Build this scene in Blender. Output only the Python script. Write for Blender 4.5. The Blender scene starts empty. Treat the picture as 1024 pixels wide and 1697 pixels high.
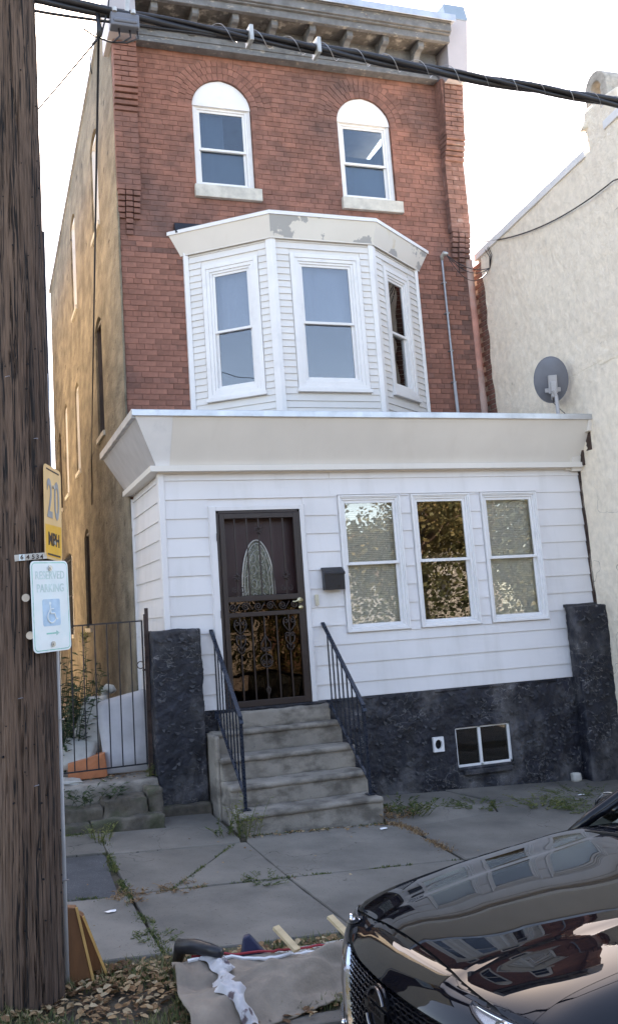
import bpy, bmesh, math, random
import numpy as np
from mathutils import Vector, Matrix, noise
R = math.radians
rnd = random.Random(7)
scn = bpy.context.scene
COL = scn.collection

# ------------------------------------------------------------------ camera
CAM = Vector((-1.873, -9.091, 1.69))
yaw, pit, rol = R(17.747), R(9.019), R(-3.579)
fwd = Vector((math.sin(yaw)*math.cos(pit), math.cos(yaw)*math.cos(pit), math.sin(pit)))
rt = Vector((math.cos(yaw), -math.sin(yaw), 0)); up = rt.cross(fwd)
r2 = rt*math.cos(rol)+up*math.sin(rol); u2 = up*math.cos(rol)-rt*math.sin(rol)
cd = bpy.data.cameras.new('camera'); cam = bpy.data.objects.new('camera', cd); COL.objects.link(cam)
cam.matrix_world = Matrix(((r2.x, u2.x, -fwd.x, CAM.x), (r2.y, u2.y, -fwd.y, CAM.y), (r2.z, u2.z, -fwd.z, CAM.z), (0, 0, 0, 1)))
cd.sensor_fit = 'VERTICAL'; cd.sensor_height = 36; cd.sensor_width = 24
cd.lens = 1492.763/1697*36
cd.shift_x = (512-420.693)/1697; cd.shift_y = -(848.5-787.387)/1697
cd.clip_start = .05; cd.clip_end = 2000
scn.camera = cam

# ------------------------------------------------------------------ light
SUN_EL, SUN_AZ = R(42), R(15)          # azimuth from +Y towards +X: the sun stands behind the house
w = bpy.data.worlds.new('World'); scn.world = w; w.use_nodes = True
nt = w.node_tree; bg = nt.nodes['Background']
sky = nt.nodes.new('ShaderNodeTexSky'); sky.sky_type = 'NISHITA'; sky.sun_disc = False
sky.sun_elevation = SUN_EL; sky.sun_rotation = SUN_AZ
sky.air_density = .8; sky.dust_density = 1.0; sky.ozone_density = .0
nt.links.new(sky.outputs[0], bg.inputs[0]); bg.inputs[1].default_value = .11
sd = bpy.data.lights.new('sun', 'SUN'); sun = bpy.data.objects.new('sun', sd); COL.objects.link(sun)
sd.energy = 5.0; sd.angle = R(.5); sd.color = (1, .95, .87)
sdir = Vector((math.sin(SUN_AZ)*math.cos(SUN_EL), math.cos(SUN_AZ)*math.cos(SUN_EL), math.sin(SUN_EL)))
sun.rotation_euler = sdir.to_track_quat('Z', 'Y').to_euler()
vs = scn.view_settings; scn.display_settings.display_device = 'sRGB'
vs.view_transform = 'Standard'; vs.look = 'None'; vs.gamma = 1; vs.use_curve_mapping = False
vs.exposure = 2.85
vs.use_white_balance = True; vs.white_balance_temperature = 7900; vs.white_balance_tint = 14   # the camera's balance for open shade
cy = scn.cycles
cy.max_bounces = 8; cy.diffuse_bounces = 4; cy.glossy_bounces = 4; cy.transparent_max_bounces = 12

# ------------------------------------------------------------------ helpers
def prop(o, label=None, cat=None, group=None, kind=None):
    if label: o['label'] = label
    if cat: o['category'] = cat
    if group: o['group'] = group
    if kind: o['kind'] = kind
    return o
def empty(name, loc=(0, 0, 0), label=None, cat=None, group=None, kind=None):
    o = bpy.data.objects.new(name, None); COL.objects.link(o); o.location = loc
    o.empty_display_size = .1
    return prop(o, label, cat, group, kind)
class MB:
    def __init__(s): s.v = []; s.f = []; s.t = []; s.m = []
    def face(s, pts, tint=.5, m=0):
        n = len(s.v); s.v += [tuple(p) for p in pts]; s.f.append(tuple(range(n, n+len(pts)))); s.t.append(tint); s.m.append(m)
    def add(s, vs_, fs, tint=.5, m=0):
        n = len(s.v); s.v += [tuple(p) for p in vs_]
        for f in fs: s.f.append(tuple(i+n for i in f)); s.t.append(tint); s.m.append(m)
    def box(s, x0, x1, y0, y1, z0, z1, tint=.5, M=None, m=0, back=True):
        p = [(x0,y0,z0),(x1,y0,z0),(x1,y1,z0),(x0,y1,z0),(x0,y0,z1),(x1,y0,z1),(x1,y1,z1),(x0,y1,z1)]
        if M is not None: p = [M @ Vector(q) for q in p]
        fs = [(0,3,2,1),(4,5,6,7),(0,1,5,4),(1,2,6,5),(3,0,4,7)]
        if back: fs.append((2,3,7,6))
        s.add(p, fs, tint, m)
    def hexa(s, p, tint=.5, m=0):   # 8 points, bottom ring then top ring
        s.add(p, [(0,3,2,1),(4,5,6,7),(0,1,5,4),(1,2,6,5),(2,3,7,6),(3,0,4,7)], tint, m)
    def prism(s, poly, a, b, tint=.5, m=0, axis='y'):   # poly in (x,z) extruded y a..b ; axis x: poly (y,z)
        n = len(poly)
        if axis == 'y': P = [(p[0], a, p[1]) for p in poly]+[(p[0], b, p[1]) for p in poly]
        elif axis == 'x': P = [(a, p[0], p[1]) for p in poly]+[(b, p[0], p[1]) for p in poly]
        else: P = [(p[0], p[1], a) for p in poly]+[(p[0], p[1], b) for p in poly]
        s.add(P, [tuple(range(n)), tuple(range(2*n-1, n-1, -1))]+[(i, i+n, (i+1) % n+n, (i+1) % n) for i in range(n)], tint, m)
    def tube(s, pts, r, n=8, tint=.5, m=0, cap=True):
        pts = [Vector(p) for p in pts]; rr = r if isinstance(r, (list, tuple)) else [r]*len(pts)
        V = []; prev = None
        for i, p in enumerate(pts):
            d = (pts[min(i+1, len(pts)-1)]-pts[max(i-1, 0)])
            d = d.normalized() if d.length > 1e-9 else Vector((0, 0, 1))
            if prev is None:
                a = d.orthogonal().normalized()
            else:
                a = prev-d*prev.dot(d); a = a.normalized() if a.length > 1e-6 else d.orthogonal().normalized()
            prev = a; b = d.cross(a)
            for k in range(n):
                t = 2*math.pi*k/n; V.append(p+(a*math.cos(t)+b*math.sin(t))*rr[i])
        F = []
        for i in range(len(pts)-1):
            for k in range(n):
                k2 = (k+1) % n; F.append((i*n+k, i*n+k2, (i+1)*n+k2, (i+1)*n+k))
        if cap: F.append(tuple(range(n-1, -1, -1))); F.append(tuple(range((len(pts)-1)*n, len(pts)*n)))
        s.add(V, F, tint, m)
    def bar(s, a, b, w_, d_, upv=(0, 0, 1), tint=.5, m=0):   # rectangular bar a->b
        a = Vector(a); b = Vector(b); d = (b-a).normalized(); u = Vector(upv); sx = d.cross(u).normalized(); sy = sx.cross(d).normalized()
        q = [(-w_/2, -d_/2), (w_/2, -d_/2), (w_/2, d_/2), (-w_/2, d_/2)]
        s.hexa([a+sx*i+sy*j for i, j in q]+[b+sx*i+sy*j for i, j in q], tint, m)
    def disc(s, c, nrm, r, n=20, th=.01, tint=.5, m=0, sy=1.0):
        c = Vector(c); nrm = Vector(nrm).normalized(); s.tube([c-nrm*th/2, c+nrm*th/2], r, n, tint, m)
    def build(s, name, mat, parent=None, smooth=False, bevel=0, M=None, **kw):
        me = bpy.data.meshes.new(name)
        me.from_pydata([M @ Vector(v) for v in s.v] if M is not None else s.v, [], s.f)
        mats = mat if isinstance(mat, (list, tuple)) else [mat]
        for x in mats: me.materials.append(x)
        if len(mats) > 1: me.polygons.foreach_set('material_index', s.m)
        at = me.attributes.new('tint', 'FLOAT', 'FACE'); at.data.foreach_set('value', s.t)
        if smooth: me.polygons.foreach_set('use_smooth', [True]*len(me.polygons))
        me.validate(); me.update()
        o = bpy.data.objects.new(name, me); COL.objects.link(o)
        if bevel:
            b = o.modifiers.new('bevel', 'BEVEL'); b.width = bevel; b.segments = 2; b.limit_method = 'ANGLE'; b.angle_limit = R(40)
        if parent is not None: adopt(o, parent)
        return prop(o, kw.get('label'), kw.get('cat'), kw.get('group'), kw.get('kind'))
def wmat(o):
    m = o.matrix_basis.copy()
    if o.parent: m = wmat(o.parent) @ o.matrix_parent_inverse @ m
    return m
def adopt(o, parent):
    o.parent = parent; o.matrix_parent_inverse = wmat(parent).inverted()
def smooth_angle(o, a=40):
    me = o.data
    me.polygons.foreach_set('use_smooth', [True]*len(me.polygons))
    bm = bmesh.new(); bm.from_mesh(me)
    for e in bm.edges:
        if len(e.link_faces) == 2 and e.calc_face_angle(0) > R(a): e.smooth = False
    bm.to_mesh(me); bm.free()
def poly_holes(name, outer, holes, depth, mat, frame, parent=None, tint=.5, **kw):
    """flat sheet with holes, given depth; frame(u,v,d)->xyz, d=0 front, d=depth back"""
    bm = bmesh.new()
    for lp in [outer]+holes:
        vv = [bm.verts.new((p[0], p[1], 0)) for p in lp]
        for i in range(len(vv)): bm.edges.new((vv[i], vv[(i+1) % len(vv)]))
    bmesh.ops.triangle_fill(bm, use_beauty=True, use_dissolve=False, edges=bm.edges[:])
    g = bmesh.ops.extrude_face_region(bm, geom=bm.faces[:])
    for v in [x for x in g['geom'] if isinstance(x, bmesh.types.BMVert)]: v.co.z = depth
    for v in bm.verts: v.co = frame(v.co.x, v.co.y, v.co.z)
    bmesh.ops.recalc_face_normals(bm, faces=bm.faces[:])
    me = bpy.data.meshes.new(name); bm.to_mesh(me); bm.free(); me.materials.append(mat)
    at = me.attributes.new('tint', 'FLOAT', 'FACE'); at.data.foreach_set('value', [tint]*len(me.polygons))
    o = bpy.data.objects.new(name, me); COL.objects.link(o)
    if parent is not None: adopt(o, parent)
    return prop(o, kw.get('label'), kw.get('cat'), kw.get('group'), kw.get('kind'))
def rect(a, b, c, d): return [(a, c), (b, c), (b, d), (a, d)]
def fr_y(y0): return lambda u, v, d: Vector((u, y0+d, v))       # facing -Y
def sub(iv, cuts):      # interval minus cuts
    out = [iv]
    for c0, c1 in cuts:
        nxt = []
        for a, b in out:
            if c1 <= a or c0 >= b: nxt.append((a, b)); continue
            if c0 > a: nxt.append((a, c0))
            if c1 < b: nxt.append((c1, b))
        out = nxt
    return [(a, b) for a, b in out if b-a > .012]
def text_obj(name, s_, size, mat, M, parent, depth=.0006, align='CENTER', sx=1.0, bold=0.0):
    cu = bpy.data.curves.new(name, 'FONT'); cu.body = s_; cu.size = size; cu.align_x = align; cu.align_y = 'CENTER'
    cu.extrude = depth; cu.offset = bold; cu.resolution_u = 3
    t = bpy.data.objects.new(name, cu); COL.objects.link(t)
    bpy.context.view_layer.update()
    me = bpy.data.meshes.new_from_object(t.evaluated_get(bpy.context.evaluated_depsgraph_get()))
    bpy.data.objects.remove(t); bpy.data.curves.remove(cu)
    me.transform(M @ Matrix.Diagonal((sx, 1, 1, 1))); me.materials.clear(); me.materials.append(mat)
    o = bpy.data.objects.new(name, me); COL.objects.link(o)
    if parent is not None: adopt(o, parent)
    return o

# ------------------------------------------------------------------ materials
def mat(name, c, rough=.7, var=.12, scale=3, bump=0, bscale=60, metal=0, spec=.5, tint=0, stretch=(1, 1, 1), c2=None, c2amt=.5, c2scale=1.5, c2lo=.5, c2hi=.62, coat=0, detail=6, hue=0, c2stretch=(1,1,1), c3=None, c3scale=30, c3lo=.6, c3hi=.7, line=None, lines=(6, (1, 1, 1), .012), lgate=(.45, .55)):
    m = bpy.data.materials.new(name); m.use_nodes = True; N = m.node_tree.nodes; L = m.node_tree.links
    b = N['Principled BSDF']; b.inputs['Roughness'].default_value = rough; b.inputs['Metallic'].default_value = metal
    b.inputs['Specular IOR Level'].default_value = spec; b.inputs['Coat Weight'].default_value = coat
    tc = N.new('ShaderNodeTexCoord')
    def ns(sc, st, det=detail, ro=.6):
        mp = N.new('ShaderNodeMapping'); mp.inputs['Scale'].default_value = st; L.new(tc.outputs['Object'], mp.inputs[0])
        n = N.new('ShaderNodeTexNoise'); n.inputs['Scale'].default_value = sc; n.inputs['Detail'].default_value = det; n.inputs['Roughness'].default_value = ro
        L.new(mp.outputs[0], n.inputs['Vector']); return n.outputs['Fac']
    def mr(s_, a, b_, lo, hi):
        n = N.new('ShaderNodeMapRange'); n.inputs[1].default_value = lo; n.inputs[2].default_value = hi; n.inputs[3].default_value = a; n.inputs[4].default_value = b_
        L.new(s_, n.inputs[0]); return n.outputs[0]
    def mix(f, A, B, blend='MIX'):
        n = N.new('ShaderNodeMix'); n.data_type = 'RGBA'; n.blend_type = blend
        if isinstance(f, float): n.inputs[0].default_value = f
        else: L.new(f, n.inputs[0])
        for i, x in ((6, A), (7, B)):
            if isinstance(x, tuple): n.inputs[i].default_value = x
            else: L.new(x, n.inputs[i])
        return n.outputs[2]
    def gain(s_, colour):
        n = N.new('ShaderNodeVectorMath'); n.operation = 'SCALE'
        if isinstance(colour, tuple): n.inputs[0].default_value = colour[:3]
        else: L.new(colour, n.inputs[0])
        L.new(s_, n.inputs['Scale']); return n.outputs[0]
    base = (*c, 1)
    n1 = ns(scale, stretch)
    if c2: base = mix(mr(ns(c2scale, c2stretch), 0., c2amt, c2lo, c2hi), base, (*c2, 1))
    if c3: base = mix(mr(ns(c3scale, stretch), 0., 1., c3lo, c3hi), base, (*c3, 1))
    if line:
        nn = ns(lines[0], lines[1], 4, .55); sb_ = N.new('ShaderNodeMath'); sb_.operation = 'SUBTRACT'; sb_.inputs[1].default_value = .5; L.new(nn, sb_.inputs[0])
        ab = N.new('ShaderNodeMath'); ab.operation = 'ABSOLUTE'; L.new(sb_.outputs[0], ab.inputs[0])
        g1 = mr(ab.outputs[0], 1, 0, lines[2]*.4, lines[2]); g2 = mr(ns(lines[0]*.35, (1, 1, 1), 2), 0, 1, lgate[0], lgate[1])
        mu = N.new('ShaderNodeMath'); mu.operation = 'MULTIPLY'; L.new(g1, mu.inputs[0]); L.new(g2, mu.inputs[1]); base = mix(mu.outputs[0], base, (*line, 1))
    f = mr(n1, 1-var*1.6, 1+var*1.6, .3, .7)
    out = gain(f, base)
    if tint:
        at = N.new('ShaderNodeAttribute'); at.attribute_name = 'tint'; at.attribute_type = 'GEOMETRY'
        out = gain(mr(at.outputs['Fac'], 1-tint, 1+tint, 0, 1), out)
    L.new(out, b.inputs['Base Color'])
    if bump:
        n2 = ns(bscale, stretch, 8, .65)
        bn = N.new('ShaderNodeBump'); bn.inputs['Strength'].default_value = 1; bn.inputs['Distance'].default_value = bump
        L.new(n2, bn.inputs['Height']); L.new(bn.outputs[0], b.inputs['Normal'])
    if rough < .75 and not metal:
        L.new(mr(ns(scale*4, (1, 1, 1)), max(rough-.1, 0), min(rough+.12, 1), .3, .7), b.inputs['Roughness'])
    return m
def glass_mat(name, tint=(.9, .93, .95), gain=1.0, base=.07, wav=.0012, wscale=2.2, refl=(1,1,1)):
    m = bpy.data.materials.new(name); m.use_nodes = True; N = m.node_tree.nodes; L = m.node_tree.links
    for n in list(N): N.remove(n)
    o = N.new('ShaderNodeOutputMaterial'); mx = N.new('ShaderNodeMixShader'); tr = N.new('ShaderNodeBsdfTransparent'); gl = N.new('ShaderNodeBsdfGlossy')
    tr.inputs[0].default_value = (*tint, 1); gl.inputs['Roughness'].default_value = .0; gl.inputs[0].default_value = (*refl, 1)
    fr = N.new('ShaderNodeFresnel'); fr.inputs[0].default_value = 1.5
    ma = N.new('ShaderNodeMath'); ma.operation = 'MULTIPLY_ADD'; ma.inputs[1].default_value = gain; ma.inputs[2].default_value = base; ma.use_clamp = True
    tc = N.new('ShaderNodeTexCoord'); nz = N.new('ShaderNodeTexNoise'); nz.inputs['Scale'].default_value = wscale; nz.inputs['Detail'].default_value = 1
    bp = N.new('ShaderNodeBump'); bp.inputs['Strength'].default_value = 1; bp.inputs['Distance'].default_value = wav
    L.new(tc.outputs['Object'], nz.inputs['Vector']); L.new(nz.outputs['Fac'], bp.inputs['Height']); L.new(bp.outputs[0], gl.inputs['Normal'])
    L.new(fr.outputs[0], ma.inputs[0]); L.new(ma.outputs[0], mx.inputs[0]); L.new(tr.outputs[0], mx.inputs[1]); L.new(gl.outputs[0], mx.inputs[2]); L.new(mx.outputs[0], o.inputs[0])
    return m
M_ = {}
M_['brick'] = mat('red_brick', (.268, .118, .086), .88, .15, 9, .003, 90, tint=.16, c2=(.135, .076, .066), c2scale=.7, c2lo=.44, c2hi=.66, c2amt=.9, c3=(.12,.06,.055), c3scale=26, c3lo=.70, c3hi=.80)
M_['brick_dark'] = mat('weathered_brick', (.20, .105, .085), .88, .2, 9, .003, 90, tint=.35, c2=(.30, .24, .22), c2scale=5, c2lo=.58, c2hi=.72, c2amt=.6)
M_['mortar'] = mat('mortar', (.20, .10, .08), .95, .2, 14, .003, 70)
M_['mortar_pale'] = mat('pale_mortar', (.42, .38, .33), .95, .2, 14, .003, 70)
M_['pink'] = mat('pink_render', (.50, .24, .19), .9, .12, 5, .002, 60, c2=(.45, .42, .38), c2scale=1.3, c2lo=.5, c2hi=.6)
M_['siding'] = mat('white_siding', (.72, .70, .70), .5, .03, 1.2, .0006, 5, c2=(.56, .54, .52), c2scale=2.2, c2lo=.50, c2hi=.74, c2amt=.55, tint=.035, c2stretch=(1.6,1,.28))
M_['vinyl'] = mat('cream_vinyl', (.72, .70, .68), .5, .03, 1.5, .0003, 8, tint=.03, c2=(.62,.60,.57), c2scale=2, c2lo=.5, c2hi=.8, c2amt=.5)
M_['trim'] = mat('white_trim', (.78, .77, .77), .42, .03, 3, .0003, 20, c2=(.60, .60, .62), c2scale=5, c2lo=.55, c2hi=.75, c2amt=.5)
M_['cap'] = mat('beige_coil_cladding', (.72, .675, .62), .5, .03, 1.5, .0010, 1.8, c2=(.63, .58, .52), c2scale=3, c2lo=.55, c2hi=.8, c2amt=.6, tint=.015, c2stretch=(1,1,.15))
M_['cap_peel'] = mat('peeling_cladding', (.72, .68, .62), .55, .03, 1.5, .0006, 4, c2=(.38, .375, .37), c2scale=2.2, c2lo=.53, c2hi=.545, c2amt=1., c3=(.60,.50,.33), c3scale=1.4, c3lo=.62, c3hi=.70)
M_['metal'] = mat('galvanised_flashing', (.55, .57, .60), .38, .1, 4, .002, 9, metal=.7, c2=(.42, .44, .47), c2scale=5)
M_['roofing'] = mat('bitumen_roof', (.12, .12, .125), .9, .2, 4, .004, 40)
M_['grey_paint'] = mat('peeling_grey_paint', (.15, .155, .165), .75, .18, 8, .002, 50, c2=(.33, .31, .28), c2scale=9, c2lo=.60, c2hi=.66, c2amt=.9, c2stretch=(1, 1, 2.5), c3=(.2,.10,.08), c3scale=14, c3lo=.70, c3hi=.74)
M_['grey_dark'] = mat('bare_cornice_wood', (.12, .108, .098), .85, .25, 7, .002, 50, c2=(.40, .37, .33), c2scale=6, c2lo=.55, c2hi=.66, c2amt=.8)
M_['sill'] = mat('stone_sill', (.56, .53, .47), .85, .1, 9, .002, 80, c2=(.40, .38, .35), c2scale=5)
M_['stucco_y'] = mat('ochre_stucco', (.225, .19, .14), .92, .26, 7, .030, 24, c2=(.135, .112, .08), c2scale=1.1, c2lo=.44, c2hi=.64, c2amt=.8, c3=(.07,.055,.04), c3scale=9, c3lo=.62, c3hi=.70, stretch=(1, .30, .55), detail=8)  # dark specks put the shade of stucco pits into the colour
M_['stucco_w'] = mat('cream_stucco', (.88, .775, .64), .92, .07, 12, .026, 15, c2=(.70, .63, .53), c2scale=1.4, c2lo=.55, c2hi=.74, c2amt=.6, c3=(.50,.44,.36), c3scale=9, c3lo=.68, c3hi=.80, stretch=(1, 1, .8), detail=9, c2stretch=(1,1.6,.16), line=(.42, .37, .30), lines=(.9, (1, 1, 1), .0025), lgate=(.5, .55))
M_['black_parge'] = mat('black_painted_render', (.009, .010, .018), .58, .35, 6, .012, 34, c2=(.11, .105, .108), c2scale=2.2, c2lo=.50, c2hi=.66, c2amt=.85, c3=(.15,.145,.145), c3scale=10, c3lo=.66, c3hi=.78, c2stretch=(1,1,.6), detail=9, line=(.14, .135, .135), lines=(5, (1, 1, 1.6), .010), lgate=(.48, .58))  # pale lines put the light on lifted paint edges into the colour
M_['flake'] = mat('lifted_paint_flake', (.035, .034, .037), .6, .3, 20, .002, 60)
M_['concrete'] = mat('sidewalk_concrete', (.175, .158, .136), .88, .12, 1.6, .0016, 120, tint=.13, c2=(.078, .073, .066), c2scale=1.3, c2lo=.42, c2hi=.68, c2amt=.75, c3=(.05,.047,.042), c3scale=60, c3lo=.60, c3hi=.72, detail=9, line=(.03, .028, .024), lines=(1.1, (1, 1, 1), .0022), lgate=(.5, .56))
M_['concrete_step'] = mat('step_concrete', (.27, .24, .205), .9, .14, 3, .003, 60, tint=.18, c2=(.105, .09, .075), c2scale=3.6, c2lo=.46, c2hi=.62, c2amt=.85, c3=(.12,.11,.10), c3scale=22, c3lo=.64, c3hi=.74, detail=9, c2stretch=(1,1,1.8))
M_['old_stone'] = mat('old_mossy_stone', (.115, .098, .078), .95, .3, 5, .012, 24, c2=(.05, .055, .028), c2scale=4, c2lo=.48, c2hi=.62, c2amt=.8, tint=.2)
M_['asphalt'] = mat('street_asphalt', (.15, .142, .13), .9, .18, 3, .003, 150, c3=(.11,.11,.11), c3scale=110, c3lo=.58, c3hi=.7)
M_['asphalt_patch'] = mat('asphalt_patch', (.055, .057, .063), .9, .2, 4, .004, 150, c3=(.12,.12,.12), c3scale=110, c3lo=.56, c3hi=.68)
M_['soil'] = mat('leafy_soil', (.075, .06, .042), .95, .3, 9, .01, 40, c2=(.05, .06, .025), c2scale=3)
M_['iron'] = mat('black_iron', (.012, .014, .02), .38, .2, 20, .0004, 90)
M_['rail_iron'] = mat('blue_black_rail_paint', (.012, .018, .032), .28, .2, 12, .0003, 60)
M_['rust'] = mat('rusty_iron', (.055, .034, .028), .75, .3, 15, .001, 60)
M_['door_brown'] = mat('brown_door_paint', (.030, .019, .017), .4, .1, 4, .0002, 40)
M_['door_inner'] = mat('maroon_door', (.040, .016, .017), .45, .1, 3, .0003, 30)
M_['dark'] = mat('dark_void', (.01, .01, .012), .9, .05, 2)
M_['curtain'] = mat('pale_curtain', (.46, .47, .52), .9, .06, 3, .002, 9, stretch=(2, 2, .3))
M_['blind'] = mat('blind_slat', (.84, .82, .76), .6, .03, 3)
M_['glass'] = glass_mat('window_glass', (.72, .76, .80), 1.2, .055, .0022)
M_['glass_dark'] = glass_mat('porch_glass', (.92, .92, .90), 1.3, .055, .0016)
M_['glass_storm'] = glass_mat('storm_door_glass', (.35, .30, .27), .8, .02, .007, 2.4, (.85, .66, .5))
M_['leaded'] = mat('leaded_glass', (.13, .13, .09), .12, .5, 40, .004, 70, spec=.9, c2=(.04, .05, .03), c2scale=45, c2lo=.47, c2hi=.53, c2amt=1.)
M_['brass'] = mat('brushed_brass', (.75, .66, .42), .28, .05, 8, metal=1)
M_['black_plastic'] = mat('black_box_paint', (.010, .011, .016), .35, .1, 8, .0002, 50)
M_['beige'] = mat('beige_plastic', (.55, .50, .38), .5, .05, 8)
M_['wood'] = mat('pole_wood', (.14, .092, .066), .92, .26, 22, .009, 30, stretch=(5, 5, .22), c2=(.07, .045, .035), c2scale=1.6, c2lo=.42, c2hi=.62, c2amt=.8, c2stretch=(2,2,.3), line=(.010,.008,.008), lines=(9, (2.6, 2.6, .06), .030), lgate=(.34, .42), tint=.2, detail=9)
M_['lumber'] = mat('pale_lumber', (.55, .42, .25), .7, .1, 6, .0008, 40, stretch=(1, 1, 6))
M_['orange_wood'] = mat('orange_stained_board', (.17, .07, .025), .55, .12, 6, .0008, 30, stretch=(5, 5, .6))
M_['orange_edge'] = mat('raw_board_edge', (.60, .36, .12), .6, .12, 8, .0008, 40)
M_['grey_pvc'] = mat('grey_conduit', (.40, .41, .43), .55, .08, 6, .0005, 30)
M_['sign_white'] = mat('faded_sign_white', (.68, .76, .79), .4, .04, 6, .0002, 30, c2=(.58, .72, .76), c2scale=7)
M_['sign_green'] = mat('faded_sign_green', (.20, .52, .46), .5, .1, 20, c2=(.55,.70,.70), c2scale=22, c2lo=.5, c2hi=.6)
M_['sign_pale'] = mat('bleached_sign_letters', (.46, .62, .62), .5, .1, 20, c2=(.62, .74, .76), c2scale=30, c2lo=.45, c2hi=.6)
M_['sign_blue'] = mat('faded_sign_blue', (.34, .52, .70), .5, .1, 9, c2=(.50, .66, .78), c2scale=14, c2lo=.45, c2hi=.6)
M_['sign_yellow'] = mat('sign_yellow', (.72, .40, .03), .45, .06, 8)
M_['sign_peach'] = mat('bleached_sign_yellow', (.70, .47, .22), .5, .06, 8)
M_['sign_grey'] = mat('faded_grey_numerals', (.27, .28, .29), .5, .1, 12)
M_['sign_black'] = mat('sign_black', (.03, .015, .012), .5, .1, 12)
M_['alu'] = mat('dull_aluminium', (.50, .49, .46), .45, .12, 14, .0006, 30, metal=.6)
M_['cable'] = mat('black_cable', (.014, .014, .018), .42, .1, 20)
M_['steel'] = mat('lashing_wire', (.32, .33, .36), .4, .1, 20, metal=.6)
M_['dish'] = mat('grey_dish_paint', (.15, .16, .19), .45, .08, 5, .0004, 30)
M_['dish_arm'] = mat('dish_arm_grey', (.42, .41, .42), .5, .08, 5)
M_['fabric'] = mat('beige_carpet_backing', (.27, .225, .18), .95, .09, 5, .004, 60, c2=(.13, .105, .085), c2scale=3.5, c2lo=.45, c2hi=.7)
M_['white_cloth'] = mat('stained_white_cloth', (.46, .45, .46), .9, .1, 10, .004, 40, c2=(.08, .045, .05), c2scale=13, c2lo=.58, c2hi=.66, c2amt=.9)
M_['mattress'] = mat('pale_mattress_ticking', (.42, .41, .42), .9, .06, 5, .003, 9, c2=(.38, .37, .37), c2scale=4)
M_['plastic_w'] = mat('dirty_white_plastic', (.38, .37, .34), .5, .1, 6, .002, 12, c2=(.33, .30, .26), c2scale=5)
M_['cardboard'] = mat('orange_cardboard', (.45, .16, .07), .85, .12, 8, .001, 40)
M_['glass_top'] = glass_mat('upper_glass', (.62, .72, .78), 1.0, .035, .0016)
M_['curtain_grey'] = mat('grey_screen', (.20, .20, .235), .9, .05, 3)
M_['end_cap'] = mat('lavender_coil_metal', (.40, .385, .42), .45, .04, 3)
M_['end_cap_blue'] = mat('pale_blue_coil_metal', (.25, .33, .42), .45, .06, 3)
M_['glass_low'] = glass_mat('basement_glass', (.5, .48, .45), .5, .03, .002)
def leafmat(name, cols, rough=.6, transl=.25):
    m = bpy.data.materials.new(name); m.use_nodes = True; N = m.node_tree.nodes; L = m.node_tree.links
    b = N['Principled BSDF']; b.inputs['Roughness'].default_value = rough
    at = N.new('ShaderNodeAttribute'); at.attribute_name = 'tint'
    cr = N.new('ShaderNodeValToRGB'); el = cr.color_ramp.elements
    while len(el) < len(cols): el.new(.5)
    for i, c in enumerate(cols): el[i].position = i/(len(cols)-1); el[i].color = (*c, 1)
    L.new(at.outputs['Fac'], cr.inputs[0]); L.new(cr.outputs[0], b.inputs['Base Color'])
    if transl:
        t = N.new('ShaderNodeBsdfTranslucent'); mx = N.new('ShaderNodeMixShader'); mx.inputs[0].default_value = transl
        L.new(cr.outputs[0], t.inputs[0]); L.new(b.outputs[0], mx.inputs[1]); L.new(t.outputs[0], mx.inputs[2]); L.new(mx.outputs[0], N['Material Output'].inputs[0])
    return m
M_['weed'] = leafmat('weed_leaves', [(.02, .035, .012), (.06, .095, .025), (.13, .15, .035), (.22, .20, .05)])
M_['shrub'] = leafmat('shrub_leaves', [(.012, .028, .014), (.03, .055, .022), (.06, .09, .03)])
M_['dry'] = leafmat('dry_leaves', [(.10, .05, .025), (.22, .12, .055), (.34, .22, .11), (.45, .35, .22)], .8, .1)
M_['autumn'] = leafmat('autumn_leaves', [(.025, .035, .014), (.055, .062, .026), (.12, .10, .04), (.24, .17, .07)], .6, .3)
M_['grass'] = leafmat('grass_blades', [(.05, .07, .02), (.10, .12, .035), (.24, .20, .09)], .7, .2)

# ------------------------------------------------------------------ ground
def gz(x, y): return -.125-.045*x+.035*y
def nz(v, s=1.0, off=0): return noise.noise(Vector(v)*s+Vector((off, off*.7, -off)))
def fbm(v, s=1.0, o=4): return noise.fractal(Vector(v)*s, 1.0, 2.0, o)
def ground_sheet(name, x0, x1, y0, y1, dz, m, nx=24, ny=6, **kw):
    b = MB(); V = []; F = []
    for j in range(ny+1):
        for i in range(nx+1):
            x = x0+(x1-x0)*i/nx; y = y0+(y1-y0)*j/ny; V.append((x, y, dz(x, y)))
    for j in range(ny):
        for i in range(nx): a = j*(nx+1)+i; F.append((a, a+1, a+nx+2, a+nx+1))
    b.add(V, F); return b.build(name, m, kind='structure', smooth=True, **kw)
cl = lambda x: max(-60, min(60, x))
street_z = lambda x, y: -.41-.045*cl(x)
ground_sheet('ground', -500, 500, -500, 500, lambda x, y: -.75-.045*cl(x), M_['soil'], 100, 20)
ground_sheet('street', -70, 70, -12.3, -4.6, street_z, M_['asphalt'], 40, 8)
ground_sheet('grass_strip', -70, 70, -4.5, -3.5, lambda x, y: gz(x, y)-.012, M_['soil'], 40, 4)
ground_sheet('grass_field', -70, 70, -60, -14.4, lambda x, y: -.25-.045*cl(x), M_['soil'], 20, 8)
kb = MB()
kerb = empty('kerb', (0, -4.55, -.3), kind='structure')
x = -24.
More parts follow.
